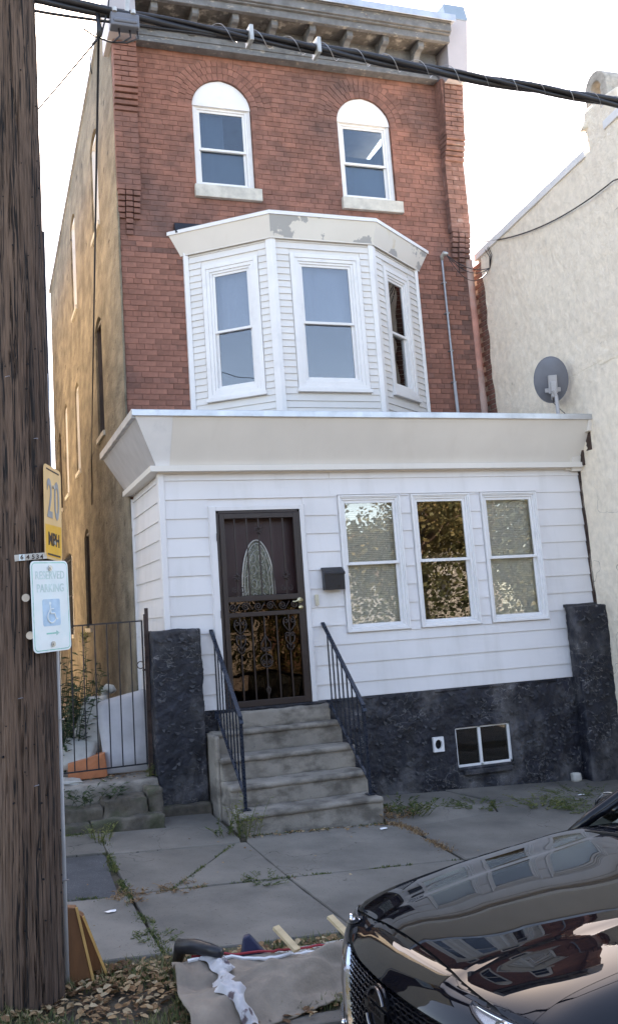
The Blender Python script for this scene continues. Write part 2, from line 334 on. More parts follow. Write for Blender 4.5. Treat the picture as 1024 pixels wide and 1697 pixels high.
while x < 26:
    L_ = 2.4; b = MB()
    z1 = gz(x, -4.5)+.0; z2 = gz(x+L_, -4.5)+.0
    b.hexa([(x, -4.62, z1-.5), (x+L_-.012, -4.62, z2-.5), (x+L_-.012, -4.49, z2-.5), (x, -4.49, z1-.5), (x, -4.62, z1), (x+L_-.012, -4.62, z2), (x+L_-.012, -4.49, z2), (x, -4.49, z1)], rnd.random())
    b.build('kerb_stone', M_['concrete'], kerb, bevel=.012); x += L_
# sidewalk slabs
walk = empty('sidewalk', (0, -1.8, -.2), kind='structure')
b = MB()
for i in range(40):
    xa = -30+i*1.6; b.hexa([(xa, -3.6, gz(xa, -3.6)-.3), (xa+1.6, -3.6, gz(xa+1.6, -3.6)-.3), (xa+1.6, .6, gz(xa+1.6, .6)-.3), (xa, .6, gz(xa, .6)-.3),
        (xa, -3.6, gz(xa, -3.6)-.03), (xa+1.6, -3.6, gz(xa+1.6, -3.6)-.03), (xa+1.6, .6, gz(xa+1.6, .6)-.03), (xa, .6, gz(xa, .6)-.03)])
b.build('joint_bed', M_['soil'], walk)
def slab(poly, m, dz=0, name='paving_slab', th=.1):
    """polygon in plan, wobbly edge, rough top, rounded arris"""
    g = .006; cx = sum(p[0] for p in poly)/len(poly); cy_ = sum(p[1] for p in poly)/len(poly)
    P = []
    for i, p in enumerate(poly):
        q = poly[(i+1) % len(poly)]; n = max(1, int(math.hypot(q[0]-p[0], q[1]-p[1])/.07))
        for k in range(n):
            t = k/n; x = p[0]+(q[0]-p[0])*t; y = p[1]+(q[1]-p[1])*t
            d = Vector((cx-x, cy_-y)); d.normalize(); j = g+abs(nz((x, y, 3), 5))*.012
            P.append((x+d.x*j, y+d.y*j))
    t_ = rnd.random(); b = MB(); n = len(P); tilt = rnd.uniform(-.003, .003); tilt2 = rnd.uniform(-.003, .003)
    zz = lambda x, y: gz(x, y)+dz+tilt*(x-cx)+tilt2*(y-cy_)
    lo = [(x, y, zz(x, y)-th) for x, y in P]; mi = [(x, y, zz(x, y)-.008) for x, y in P]
    inn = [(x+(cx-x)*.008, y+(cy_-y)*.008, zz(x, y)) for x, y in P]
    b.add(lo+mi+inn, [(i, (i+1) % n, (i+1) % n+n, i+n) for i in range(n)]+[(i+n, (i+1) % n+n, (i+1) % n+2*n, i+2*n) for i in range(n)]+[tuple(range(2*n, 3*n))], t_)
    b.build(name, m, walk)
J = [-3.52, -2.37, -1.32, -.02]
C_ = M_['concrete']
# left column beside the pole
slab([(-2.0, -1.27), (-.83, -1.27), (-.80, -.62), (-2.0, -.62)], C_, .004)
slab([(-2.0, -2.41), (-.90, -2.41), (-.84, -1.27), (-2.0, -1.27)], M_['asphalt_patch'], -.006)
slab([(-2.0, -3.52), (-.82, -3.52), (-.84, -2.41), (-2.0, -2.41)], C_, .006)
# middle column with the diagonal crack
slab([(-.83, -1.32), (.30, -1.32), (.33, -1.18), (.33, -.10), (-.2, -.10), (-.2, -.60), (-.83, -.62)], C_)
slab([(-.83, -2.37), (-.52, -2.37), (.24, -1.32), (-.83, -1.32)], C_, -.001)
slab([(-.52, -2.37), (.35, -2.37), (.34, -1.32), (.24, -1.32)], C_, .003)
slab([(-.82, -3.52), (.40, -3.52), (.35, -2.37), (-.83, -2.37)], C_)
slab([(.34, -1.32), (.40, -1.12), (1.70, -1.12), (1.86, -1.30), (1.80, -2.37), (.35, -2.37)], C_)
slab([(.40, -3.52), (2.1, -3.52), (1.80, -2.37), (.35, -2.37)], C_)
slab([(1.79, -1.10), (1.79, -.02), (2.95, -.02), (3.15, -.62), (2.95, -1.05), (1.88, -1.30)], C_, -.004)
slab([(2.95, -.02), (5.3, -.02), (5.3, -.85), (3.15, -.62)], C_, .004)
slab([(1.88, -1.30), (2.95, -1.05), (3.15, -.62), (5.3, -.85), (5.3, -2.37), (1.82, -2.37)], C_)
slab([(2.1, -3.52), (3.6, -3.52), (3.4, -2.37), (1.82, -2.37)], C_); slab([(3.6, -3.52), (5.3, -3.52), (5.3, -2.37), (3.4, -2.37)], C_)
for i in range(8):
    for j in range(3): slab([(5.3+i*1.5, J[j]), (6.8+i*1.5, J[j]), (6.8+i*1.5, J[j+1]), (5.3+i*1.5, J[j+1])], C_)
for i in range(7):
    for j in range(3): slab([(-2.0-(i+1)*1.5, J[j]), (-2.0-i*1.5, J[j]), (-2.0-i*1.5, J[j+1]), (-2.0-(i+1)*1.5, J[j+1])], C_)
# far side of the street
b = MB()
for i in range(50):
    xa = -35+i*1.5; b.hexa([(xa, -14.4, gz(xa, 0)-.6), (xa+1.49, -14.4, gz(xa+1.5, 0)-.6), (xa+1.49, -12.3, gz(xa+1.5, 0)-.6), (xa, -12.3, gz(xa, 0)-.6),
        (xa, -14.4, gz(xa, 0)-.13), (xa+1.49, -14.4, gz(xa+1.5, 0)-.13), (xa+1.49, -12.3, gz(xa+1.5, 0)-.15), (xa, -12.3, gz(xa, 0)-.15)], rnd.random())
b.build('opposite_sidewalk', C_, kind='structure')

# ------------------------------------------------------------------ rough surfaces
def rough_sheet(b, O, U, Vv, nu, nv, N, amp=.012, s=3, skip=None, ridge=.012, seed=0, edge=None):
    O, U, Vv, N = map(Vector, (O, U, Vv, N)); P = []
    for j in range(nv+1):
        for i in range(nu+1):
            u = i/nu; v = j/nv; p = O+U*u+Vv*v
            d = fbm(p+Vector((seed,)*3), s, 5)*amp
            r = 1-abs(nz(p+Vector((seed+nz(p,2)*.4,)*3), 5.5)); d += ridge*max(0, r-.90)*8*(1 if nz(p, 2.1, 5) > .0 else .15)
            if edge: d *= min(1, 8*min(u, 1-u, .2)+.1)
            P.append(p+N*d)
    F = []
    for j in range(nv):
        for i in range(nu):
            if skip and skip(O+U*((i+.5)/nu)+Vv*((j+.5)/nv)): continue
            a = j*(nu+1)+i; F.append((a, a+1, a+nu+2, a+nu+1))
    b.add(P, F, .5)
def rough_box(b, x0, x1, y0, y1, z0, z1, res=.02, amp=.008, s=4, ridge=.006, seed=0):
    """closed displaced box: build a subdivided box, displace by position so faces meet"""
    nx, ny, nz_ = [max(2, int(abs(q)/res)) for q in (x1-x0, y1-y0, z1-z0)]
    c = Vector(((x0+x1)/2, (y0+y1)/2, (z0+z1)/2)); idx = {}; V = []; F = []
    hx, hy, hz = (x1-x0)/2, (y1-y0)/2, (z1-z0)/2; rr = .012
    def vid(i, j, k):
        key = (i, j, k)
        if key in idx: return idx[key]
        p = Vector((x0+(x1-x0)*i/nx, y0+(y1-y0)*j/ny, z0+(z1-z0)*k/nz_)); q = p-c
        n = Vector((max(0, abs(q.x)-(hx-rr))*(1 if q.x > 0 else -1), max(0, abs(q.y)-(hy-rr))*(1 if q.y > 0 else -1), max(0, abs(q.z)-(hz-rr))*(1 if q.z > 0 else -1)))
        k_ = n.length; 
        if k_ > 1e-9: n.normalize(); p = p-n*(k_-rr if k_ > rr else 0)
        d = fbm(p+Vector((seed,)*3), s, 5)*amp; r = 1-abs(nz(p+Vector((seed+nz(p,2)*.4,)*3), 5.5)); d += ridge*max(0, r-.9)*8*(1 if nz(p, 2.1, 5) > 0 else .15)
        V.append(p+n*d); idx[key] = len(V)-1; return idx[key]
    for i in range(nx):
        for j in range(ny):
            F.append((vid(i, j, 0), vid(i, j+1, 0), vid(i+1, j+1, 0), vid(i+1, j, 0))); F.append((vid(i, j, nz_), vid(i+1, j, nz_), vid(i+1, j+1, nz_), vid(i, j+1, nz_)))
    for i in range(nx):
        for k in range(nz_):
            F.append((vid(i, 0, k), vid(i+1, 0, k), vid(i+1, 0, k+1), vid(i, 0, k+1))); F.append((vid(i, ny, k), vid(i, ny, k+1), vid(i+1, ny, k+1), vid(i+1, ny, k)))
    for j in range(ny):
        for k in range(nz_):
            F.append((vid(0, j, k), vid(0, j, k+1), vid(0, j+1, k+1), vid(0, j+1, k))); F.append((vid(nx, j, k), vid(nx, j+1, k), vid(nx, j+1, k+1), vid(nx, j, k+1)))
    b.add(V, F, .5)

# ------------------------------------------------------------------ the house
FY = 1.7
house = empty('row_house', (2.5, 1.7, .2), 'three-storey red brick row house with white bay window and enclosed white porch', 'house')
WX = [(1.04, 1.865), (3.14, 3.965)]; WZ0, WZ1 = 7.39, 8.54
def arch_poly(x0, x1, z0, zs, n=14):
    c = (x0+x1)/2; r = (x1-x0)/2
    return [(x0, z0), (x1, z0)]+[(c+r*math.cos(math.pi*i/n), zs+r*math.sin(math.pi*i/n)) for i in range(n+1)]
holes = [arch_poly(a-.004, c+.004, WZ0-.17, WZ1) for a, c in WX]+[rect(1.0, 3.95, 4.2, 6.25)]
fw = poly_holes('front_wall', rect(.0, 4.98, 3.0, 9.5), holes, .25, M_['mortar'], fr_y(FY+.007), house)
# bricks
CP, BL, JT = .0722, .2, .0045
stuff = MB(); nb = 0; allb = []
zc = 3.88; row = 0
while zc < 9.32:
    cuts = []
    zm = zc+CP/2
    for a, c in WX:
        cx = (a+c)/2; Rr = .4125+.305
        if WZ0-.17 < zc+CP and zm < WZ1: cuts.append((a-.0, c+.0))
        if zm >= WZ1 and zm < WZ1+Rr:
            h = math.sqrt(max(0, Rr*Rr-(zm-WZ1)**2)); cuts.append((cx-h, cx+h))
        if zc < WZ0-.0 and zc+CP > WZ0-.18: cuts.append((a-.03, c+.07))
    if zc+CP > 3.9 and zc < 6.4: cuts.append((.86, 4.12))
    header = row % 6 == 5
    Lb = .105 if header else .2100
    off = (0 if row % 2 == 0 else (Lb/2 if not header else Lb/2))+(.02 if row % 4 > 1 else 0)
    x = -.01-off
    while x < 4.98:
        for a, c in sub((max(x, 0.0), min(x+Lb-JT, 4.975)), cuts):
            if c-a > .015: allb.append((a, c, zc, zc+CP-JT))
        x += Lb
    zc += CP; row += 1
allb.sort(key=lambda q: q[2])
big = [q for q in allb if q[1]-q[0] > .15]
vis = [q for q in big if q[2] > 3.95][:262]; vs_ = set(vis)
protos = []
def brick_box(b, q, y0=None, dep=.02, tint=None):
    y = (FY if y0 is None else y0)+rnd.gauss(0, .0016)
    t = rnd.random() if tint is None else tint; j = lambda: rnd.uniform(-.0012, .0012)
    x0, x1, z0, z1 = q; e = .003
    fr = [(x0+e+j(), y, z0+e+j()), (x1-e+j(), y, z0+e+j()), (x1-e+j(), y, z1-e+j()), (x0+e+j(), y, z1-e+j())]
    md = [(x0, y+e, z0), (x1, y+e, z0), (x1, y+e, z1), (x0, y+e, z1)]; bk = [(p[0], y+dep, p[2]) for p in md]
    b.add(fr+md+bk, [(0, 1, 2, 3), (0, 4, 5, 1), (1, 5, 6, 2), (2, 6, 7, 3), (3, 7, 4, 0), (4, 8, 9, 5), (5, 9, 10, 6), (6, 10, 11, 7), (7, 11, 8, 4)], t)
full = {}
for q in allb:
    if q in vs_:
        if abs(q[1]-q[0]-.2055) < .001:
            k = rnd.randrange(10)
            if k not in full:
                b = MB(); brick_box(b, (0, .2055, 0, CP-JT), 0); o = b.build('brick', M_['brick'], fw); full[k] = o.data
            else: o = bpy.data.objects.new('brick', full[k]); COL.objects.link(o); adopt(o, fw)
            o.location = (q[0], FY+rnd.gauss(0, .0014), q[2])
        else:
            b = MB(); brick_box(b, q); b.build('brick', M_['brick'], fw)
    else: brick_box(stuff, q)
# arch rings
for a, c in WX:
    cx = (a+c)/2; n = 17
    for ring, (ra, rb) in enumerate(((.4165, .515), (.519, .612), (.616, .712))):
        nn = int(math.pi*(ra+rb)/2/.076)
        for i in range(nn):
            t0 = math.pi*i/nn+.005/rb; t1 = math.pi*(i+1)/nn-.005/rb; y = FY-.002+rnd.gauss(0, .0015)
            pts = [(cx+r_*math.cos(t), WZ1+r_*math.sin(t)) for r_, t in ((ra, t0), (ra, t1), (rb, t1), (rb, t0))]
            stuff.add([(p[0], y, p[1]) for p in pts]+[(p[0], y+.02 if k > 1 else y+.09, p[1]) for k, p in enumerate(pts)], [(0, 3, 2, 1), (0, 1, 5, 4), (1, 2, 6, 5), (2, 3, 7, 6), (3, 0, 4, 7)], rnd.random())
    # jamb returns
    for xx, s_ in ((a, -1), (c, 1)):
        z = WZ0
        while z < WZ1: stuff.box(min(xx, xx+s_*.05), max(xx, xx+s_*.05), FY+.001, FY+.1, z, z+CP-JT, rnd.random()); z += CP
stuff.build('brick_courses', M_['brick'], fw, kind='stuff')
# pink rendered corner strip
b = MB(); rough_box(b, 4.981, 5.085, FY-.006, FY+.3, 3.0, 6.62, .05, .004, 6, .002); b.build('corner_render', M_['pink'], house, smooth=True)
# pilasters
def pilaster(x0, x1, dz, lean):
    root = MB(); root.box(x0+.006, x1-.006, FY-.09, FY+.006, 7.21+dz, 9.3, .5); root.box(x0+.01, x1-.01, FY-.185, FY-.09, 8.66+dz, 9.3, .5)
    p = root.build('pilaster', M_['mortar'], house)
    lx = lambda z: max(0, z-8.4)*lean
    W = x1-x0; z = 7.2+dz; k = 0
    while z < 9.27:
        if z < 8.26+dz: y = FY-.1; gap = JT; seg = [(0, .66), (.66, 1)] if k % 2 else [(0, .33), (.33, 1)]; m = 'brick'
        elif z < 8.63+dz: y = FY-.1-.024*(int((z-8.26-dz)/CP)+1); gap = .014; seg = [(0, 1)]
        else: y = FY-.21; gap = .011; seg = [(0, .62), (.62, 1)] if k % 2 else [(0, .30), (.30, 1)]
        for a, c in seg:
            b = MB(); xa = x0+W*a+(.003 if a else -.004)+lx(z); xb = x0+W*c-(.003 if c < 1 else -.004)+lx(z)
            brick_box(b, (xa, xb, z, z+CP-gap), y, FY+.005-y, rnd.uniform(.15, .75)); b.build('brick', M_['brick'] if x0 < 2 else M_['brick_dark'], p)
        z += CP; k += 1
    g = W/3
    for i, n in ((0, 5), (1, 8), (2, 5)):
        for c in range(n):
            zt = 7.2+dz-CP*(c+1); dpt = .1-.1*(c/(n+1)) if i != 1 else .105-.012*c
            b = MB(); brick_box(b, (x0+g*i+.006, x0+g*(i+1)-.006, zt, zt+CP-.012), FY-dpt, dpt+.006, rnd.uniform(.1, .7)); b.build('brick', M_['brick'] if x0 < 2 else M_['brick_dark'], p)
pilaster(-.025, .27, 0, 0); pilaster(4.745, 5.045, -.23, .07)
# cornice
b = MB(); b.box(.27, 4.74, 1.585, 1.70, 9.30, 9.72, .4); b.box(.27, 4.74, 1.555, 1.585, 9.30, 9.335); b.box(.27, 4.74, 1.57, 1.5851, 9.40, 9.42); b.box(.27, 4.74, 1.55, 1.585, 9.50, 9.535)
co = b.build('cornice', M_['grey_paint'], house, bevel=.004)
b = MB(); b.box(.26, 4.76, 1.586, 1.6, 9.54, 9.72); b.box(.25, 4.78, 1.30, 1.6, 9.72, 9.74); b.build('soffit_board', M_['grey_dark'], co)
b = MB(); b.box(.25, 4.8, 1.24, 1.30, 9.70, 9.80); b.box(.25, 4.8, 1.20, 1.30, 9.80, 9.825); b.box(.24, 4.8, 1.17, 1.32, 9.825, 9.95); b.box(.24, 4.8, 1.145, 1.30, 9.95, 9.975); b.build('corona', M_['grey_paint'], co, bevel=.006)
b = MB(); b.box(.2, 4.85, 1.11, 1.7, 9.975, 10.05); b.box(.2, 4.85, 1.105, 1.112, 9.945, 10.052); b.build('metal_flashing', M_['metal'], co, bevel=.003)
for i in range(8):
    xb = .50+.553*i; b = MB()
    b.prism([(1.31, 9.72), (1.31, 9.625), (1.34, 9.60), (1.40, 9.60), (1.46, 9.565), (1.50, 9.50), (1.56, 9.48), (1.585, 9.48), (1.585, 9.72)], xb-.045, xb+.045, rnd.random(), axis='x')
    b.build('bracket', M_['grey_paint'], co, bevel=.004)
for x0, x1, xt in ((-.10, .25, 0), (4.80, 5.10, .05)):
    b = MB(); b.hexa([(x0, 1.35, 9.22), (x1, 1.35, 9.22), (x1, 1.9, 9.22), (x0, 1.9, 9.22), (x0, 1.28, 10.12), (x1+xt, 1.28, 10.12), (x1+xt, 1.9, 10.12), (x0, 1.9, 10.12)])
    b.build('cornice_end_cap', M_['end_cap'], co, bevel=.006); b = MB(); b.hexa([(x0-.01, 1.27, 10.121), (x1+xt+.01, 1.27, 10.121), (x1+xt+.01, 1.9, 10.121), (x0-.01, 1.9, 10.121), (x0, 1.32, 10.38), (x1+xt, 1.32, 10.38), (x1+xt, 1.9, 10.38), (x0, 1.9, 10.38)])
    b.build('cap_top', M_['end_cap_blue'], co, bevel=.006)
# side wall with window openings (plane X = 0, seen obliquely)
SW = [(3.22, 3.95, 7.5, 8.95, 'trim'), (3.45, 4.1, 4.45, 6.1, 'door_brown'), (6.2, 6.9, 7.3, 9.0, 'trim'), (6.4, 7.0, 4.42, 5.9, 'trim'), (8.35, 8.95, 4.3, 6.0, 'trim'), (9.7, 10.3, 4.18, 5.7, 'door_brown'), (5.6, 6.25, 1.70, 3.2, 'door_brown'), (8.2, 9.8, 1.6, 3.05, 'trim')]
def seg_arch(a, c, z0, z1, r=.13): return [(a, z0), (c, z0), (c, z1), ((a+c)/2+(c-a)*.25, z1+r*.75), ((a+c)/2, z1+r), ((a+c)/2-(c-a)*.25, z1+r*.75), (a, z1)]
rz = lambda y: 10.2-.078*(y-1.7)
sw = poly_holes('side_wall', [(1.712, -.4), (11.2, -.4), (11.2, rz(11.2)), (6, rz(6)), (1.9, rz(1.9)), (1.9, 10.1), (1.712, 9.25)], [seg_arch(*q[:4]) for q in SW], .26, M_['stucco_y'], lambda u, v, d: Vector((-.03+d, u, v)), house)
for (a, c, z0, z1, mm) in SW:
    b = MB(); m_ = M_[mm]
    b.box(.0, .15, a, a+.045, z0, z1+.1); b.box(.0, .15, c-.045, c, z0, z1+.1); b.box(.0, .15, a, c, z0, z0+.05); b.box(.0, .15, a, c, z1+.02, z1+.06)
    wn = b.build('window', m_, house)
    b = MB(); zm = (z0+z1)/2; b.box(.06, .1, a, c, zm-.02, zm+.02); b.box(.07, .1, a+.045, a+.08, z0, z1); b.box(.07, .1, c-.08, c-.045, z0, z1); b.build('sash', M_['trim'], wn)
    b = MB(); b.box(.085, .09, a+.04, c-.04, z0, z1+.1); b.build('pane', M_['glass_dark'], wn)
    b = MB(); b.box(-.06, .05, a-.04, c+.04, z0-.07, z0+.0); b.build('sill', M_['sill'], wn)
    if z1-z0 > 1.4 and a > 8.1 and z0 < 2:
        b = MB()
        for k in range(9): y = a+.08+k*.18; b.tube([(-.05, y, z0-.05), (-.05, y, z1+.05)], .011, 6)
        for z in (z0+.1, (z0+z1)/2, z1-.05): b.box(-.055, -.045, a, c, z-.015, z+.015)
        b.build('security_bars', M_['iron'], wn)
b = MB(); rough_box(b, -.034, -.004, 1.66, 1.74, -.3, 9.22, .03, .006, 9, 0, 3); b.build('stucco_edge', M_['stucco_y'], house, smooth=True)
b = MB(); b.box(-.06, .3, 1.75, 11.3, 0, .06); b.v = [(x, y, rz(y)+z-.02) for x, y, z in b.v]; b.build('roof_coping', M_['metal'], house)
b = MB(); b.box(.2, 5.05, 1.75, 11.25, 0, .08); b.v = [(x, y, rz(y)+z-.2) for x, y, z in b.v]; b.build('roof', M_['roofing'], house)
b = MB(); b.box(4.8, 5.06, 1.98, 11.2, -.5, 9.4, m=0); b.box(.2, 5.0, 10.95, 11.19, -.5, 9.35); b.build('party_wall', M_['brick_dark'], house)
b = MB(); b.box(.23, 4.8, 1.97, 10.95, 3.55, 3.62); b.box(.23, 4.8, 1.97, 10.95, 6.6, 6.67); b.box(.23, 4.8, 3.9, 3.98, -.3, 9.3); b.box(.23, 4.8, 1.71, 10.95, .6, .68); b.build('inner_floors', M_['dark'], house)  # room shade put into the colour: floors and wall painted near-black
# ---- windows
def Mloc(ox, oy, ang): return Matrix.Translation((ox, oy, 0)) @ Matrix.Rotation(ang, 4, 'Z')
I4 = Matrix.Identity(4)
def sash_window(M, x0, x1, z0, z1, cw, mat_c, gm, curtain=None, casing=.02, sill=None, rec=0.0, ratio=.5, name='window', blind=0, fw_=.03, dark=False):
    """local x along the wall, y into the wall, z up"""
    b = MB(); X0, X1, Z0, Z1 = x0+cw, x1-cw, z0+cw, z1-cw
    def ring(b, a, c, d, e, w_, y0, y1, wb=None):
        wb = w_ if wb is None else wb
        b.box(a, a+w_, y0, y1, d, e, M=M); b.box(c-w_, c, y0, y1, d, e, M=M); b.box(a+w_, c-w_, y0, y1, e-w_, e, M=M); b.box(a+w_, c-w_, y0, y1, d, d+wb, M=M)
    if cw > 0:
        ring(b, x0, x1, z0, z1, cw*.55, rec-casing, rec+.04); ring(b, x0+cw*.55, x1-cw*.55, z0+cw*.55, z1-cw*.55, cw*.45, rec-casing*.45, rec+.05)
    ring(b, X0, X1, Z0, Z1, fw_, rec+.005, rec+.1)
    if sill: b.box(x0-.02, x1+.02, rec-casing-.03, rec+.03, z0-.045, z0+.003, M=M)
    wn = b.build(name, mat_c, house, bevel=.003)
    a, c, d, e = X0+fw_, X1-fw_, Z0+fw_, Z1-fw_; zm = d+(e-d)*ratio; s_ = .032
    b = MB(); ring(b, a, c, zm-.018, e, s_, rec+.02, rec+.045); b.build('sash', M_['trim'], wn, bevel=.002)
    b = MB(); ring(b, a, c, d, zm+.018, s_, rec+.05, rec+.075); b.build('sash', M_['trim'], wn, bevel=.002)
    b = MB(); b.box(a+s_-.004, c-s_+.004, rec+.031, rec+.035, zm, e-s_+.004, M=M); b.build('pane', gm, wn)
    b = MB(); b.box(a+s_-.004, c-s_+.004, rec+.061, rec+.065, d+s_-.004, zm, M=M); b.build('pane', gm, wn)
    if curtain:
        b = MB(); n = 46; V = []; F = []
        for k, (za, zb, f0, f1) in enumerate([(q+(0, 1))[:4] for q in curtain]):
            base = len(V)
            for i in range(n+1):
                t = i/n; xx = a+(c-a)*(f0+(f1-f0)*t); yy = rec+.13+.010*math.sin(t*19+k+2*math.sin(t*5))
                V += [M @ Vector((xx, yy, za)), M @ Vector((xx, yy, zb))]
            F += [(base+2*i, base+2*i+2, base+2*i+3, base+2*i+1) for i in range(n)]
        b.add(V, F); b.build('curtain', M_['curtain_grey'] if dark else M_['curtain'], wn, smooth=True)
    if blind:
        b = MB(); z = d+.01
        zt = e if blind == 2 else zm
        while z < zt:
            b.add([M @ Vector(p) for p in ((a, rec+.10, z), (c, rec+.10, z), (c, rec+.106, z+.0195), (a, rec+.106, z+.0195))], [(0, 1, 2, 3)]); z += .021
        b.build('venetian_blind', M_['blind'], wn)
    return wn
for a, c in WX:
    wn = sash_window(I4, a+.004, c-.004, WZ0, 8.60, .045, M_['trim'], M_['glass_top'], [(7.42, 7.98), (7.98, 8.52, 0, .58)] if a < 2 else [(7.42, 7.98)], .012, rec=FY+.055, ratio=.47, dark=True)
    cx = (a+c)/2; r_ = (c-a)/2-.004
    for (za, zb, y) in ((8.56, 8.74, FY+.025), (8.743, 8.96, FY+.032)):
        P = []; n = 14
        tt = [za+(zb-za)*i/n for i in range(n+1)]
        hw = lambda z: math.sqrt(max(0, r_*r_-max(0, z-WZ1)**2))
        P = [(cx-hw(z), z) for z in tt]+[(cx+hw(z), z) for z in reversed(tt) if hw(z) > .001]
        b = MB(); b.prism(P, y, y+.03); b.build('arch_panel', M_['trim'], wn)
    b = MB(); b.box(a-.03, c+.07, FY-.055, FY+.07, 7.215, 7.388); b.build('sill', M_['sill'], house, bevel=.006)
# ---- bay window
BA, BB, BC, BD = (.83, 1.7), (1.765, .98), (3.14, .98), (4.15, 1.7)
faces = []
for p, q in ((BA, BB), (BB, BC), (BC, BD)):
    d = Vector((q[0]-p[0], q[1]-p[1])); faces.append((Mloc(p[0], p[1], math.atan2(d.y, d.x)), d.length))
WN = [(.228, .99, 4.43, 6.19), (2.0-1.765, 2.955-1.765, 4.44, 6.20), (.265, .965, 4.46, 6.18)]
bay = None
for k, ((M, L), (wx0, wx1, wz0, wz1)) in enumerate(zip(faces, WN)):
    fr = lambda u, v, d: M @ Vector((u, .012+d, v))
    wl = poly_holes('bay_wall', rect(.02, L-.02, 3.85, 6.42), [rect(wx0+.02, wx1-.02, wz0+.02, wz1-.02)], .08, M_['vinyl'], fr, house)
    z = 3.86; P_ = .0858
    while z < 6.40:
        zt = min(z+P_, 6.41)
        cut = [(wx0-.01, wx1+.01)] if (z < wz1 and zt > wz0-.05) else []
        for a, c in sub((.045, L-.045), cut):
            b = MB(); t = rnd.random()
            b.add([M @ Vector(p) for p in ((a, -.008, z), (c, -.008, z), (c, .006, zt), (a, .006, zt), (a, .012, z), (c, .012, z))], [(0, 1, 2, 3), (0, 4, 5, 1), (0, 3, 4), (1, 5, 2)], t)
            b.build('siding_panel', M_['vinyl'], wl)
        z += P_
    sash_window(M, wx0, wx1, wz0, wz1, .10, M_['trim'], M_['glass'], [((wz0+wz1)/2-.02, wz1-.12)] , .02, sill=True, ratio=.49)
for i, p in enumerate((BA, BB, BC, BD)):
    b = MB(); z0, z1 = 3.86, 6.41
    if i == 0: b.box(.80, .865, 1.655, 1.72, z0, z1)
    elif i == 3: b.box(4.115, 4.165, 1.66, 1.72, z0, z1)
    else:
        s_ = -1 if i == 1 else 1; dx, dy = (faces[0][0].to_3x3() @ Vector((1, 0, 0))).xy if i == 1 else (faces[2][0].to_3x3() @ Vector((-1, 0, 0))).xy
        cx, cy2 = p
        pts = [(cx-s_*.055, cy2+.02), (cx-s_*.055, cy2-.022), (cx+s_*.004, cy2-.026), (cx-dx*.06+(-.018 if i == 1 else .018), cy2-dy*.06*(1 if i==1 else 1)-.012), (cx-dx*.06, cy2-dy*.06+.02)]
        b.prism(pts if i == 1 else pts[::-1], z0, z1, axis='z')
    b.build('corner_trim', M_['trim'], house, bevel=.004)
# bay cornice: flared cladding panels
def off_poly(o):
    n1 = Vector((-(BB[1]-BA[1]), BB[0]-BA[0])).normalized()*-1; n1 = Vector((n1.x, n1.y)); 
    n1 = n1 if n1.y < 0 else -n1; n3 = Vector((-(BD[1]-BC[1]), BD[0]-BC[0])).normalized(); n3 = n3 if n3.y < 0 else -n3
    def isect(p, d, q, e):
        t = ((q[0]-p[0])*e[1]-(q[1]-p[1])*e[0])/(d[0]*e[1]-d[1]*e[0]); return (p[0]+d[0]*t, p[1]+d[1]*t)
    d1 = (BB[0]-BA[0], BB[1]-BA[1]); d3 = (BD[0]-BC[0], BD[1]-BC[1])
    a = (BA[0]+n1.x*o, BA[1]+n1.y*o); c = (BC[0]+n3.x*o, BC[1]+n3.y*o); f = (0, BB[1]-o)
    return [isect(a, d1, (0, 1.698), (1, 0)), isect(a, d1, f, (1, 0)), isect(c, d3, f, (1, 0)), isect(c, d3, (0, 1.698), (1, 0))]
lo, mi_, hi = off_poly(.03), off_poly(.04), off_poly(.13)
b = MB(); top = [(x, y, 6.70) for x, y in hi]; b.add(top+[(x, y, 6.40) for x, y in lo], [(0, 3, 2, 1), (4, 5, 6, 7)]); bc = b.build('bay_cornice', M_['cap'], house)
for i in range(3):
    b = MB(); p0, p1, q0, q1 = mi_[i], mi_[i+1], hi[i], hi[i+1]
    b.add([(p0[0], p0[1], 6.385), (p1[0], p1[1], 6.385), (q1[0], q1[1], 6.66), (q0[0], q0[1], 6.66)], [(0, 1, 2, 3)], rnd.random()); 
    b.build('cladding_panel', M_['cap'] if i == 0 else M_['cap_peel'], bc)
    b = MB(); o2 = off_poly(.14); o3 = off_poly(.11); r0, r1 = o2[i], o2[i+1]; t0, t1 = o3[i], o3[i+1]
    b.hexa([(*r0, 6.645), (*r1, 6.645), (*t1, 6.645), (*t0, 6.645), (*r0, 6.69), (*r1, 6.69), (*t1, 6.71), (*t0, 6.71)]); b.build('metal_flashing', M_['trim'], bc)
    b = MB(); b.hexa([(*mi_[i], 6.372), (*mi_[i+1], 6.372), (*lo[i+1], 6.372), (*lo[i], 6.372), (*mi_[i], 6.387), (*mi_[i+1], 6.387), (*lo[i+1], 6.387), (*lo[i], 6.387)]); b.build('drip_trim', M_['cap'], bc)
b = MB(); b.hexa([(.70, 1.60, 6.66), (1.12, 1.60, 6.66), (1.12, 1.699, 6.66), (.70, 1.699, 6.66), (.70, 1.65, 6.81), (1.12, 1.65, 6.82), (1.12, 1.699, 6.82), (.70, 1.699, 6.81)]); b.build('tar_paper_flashing', M_['black_plastic'], bc)

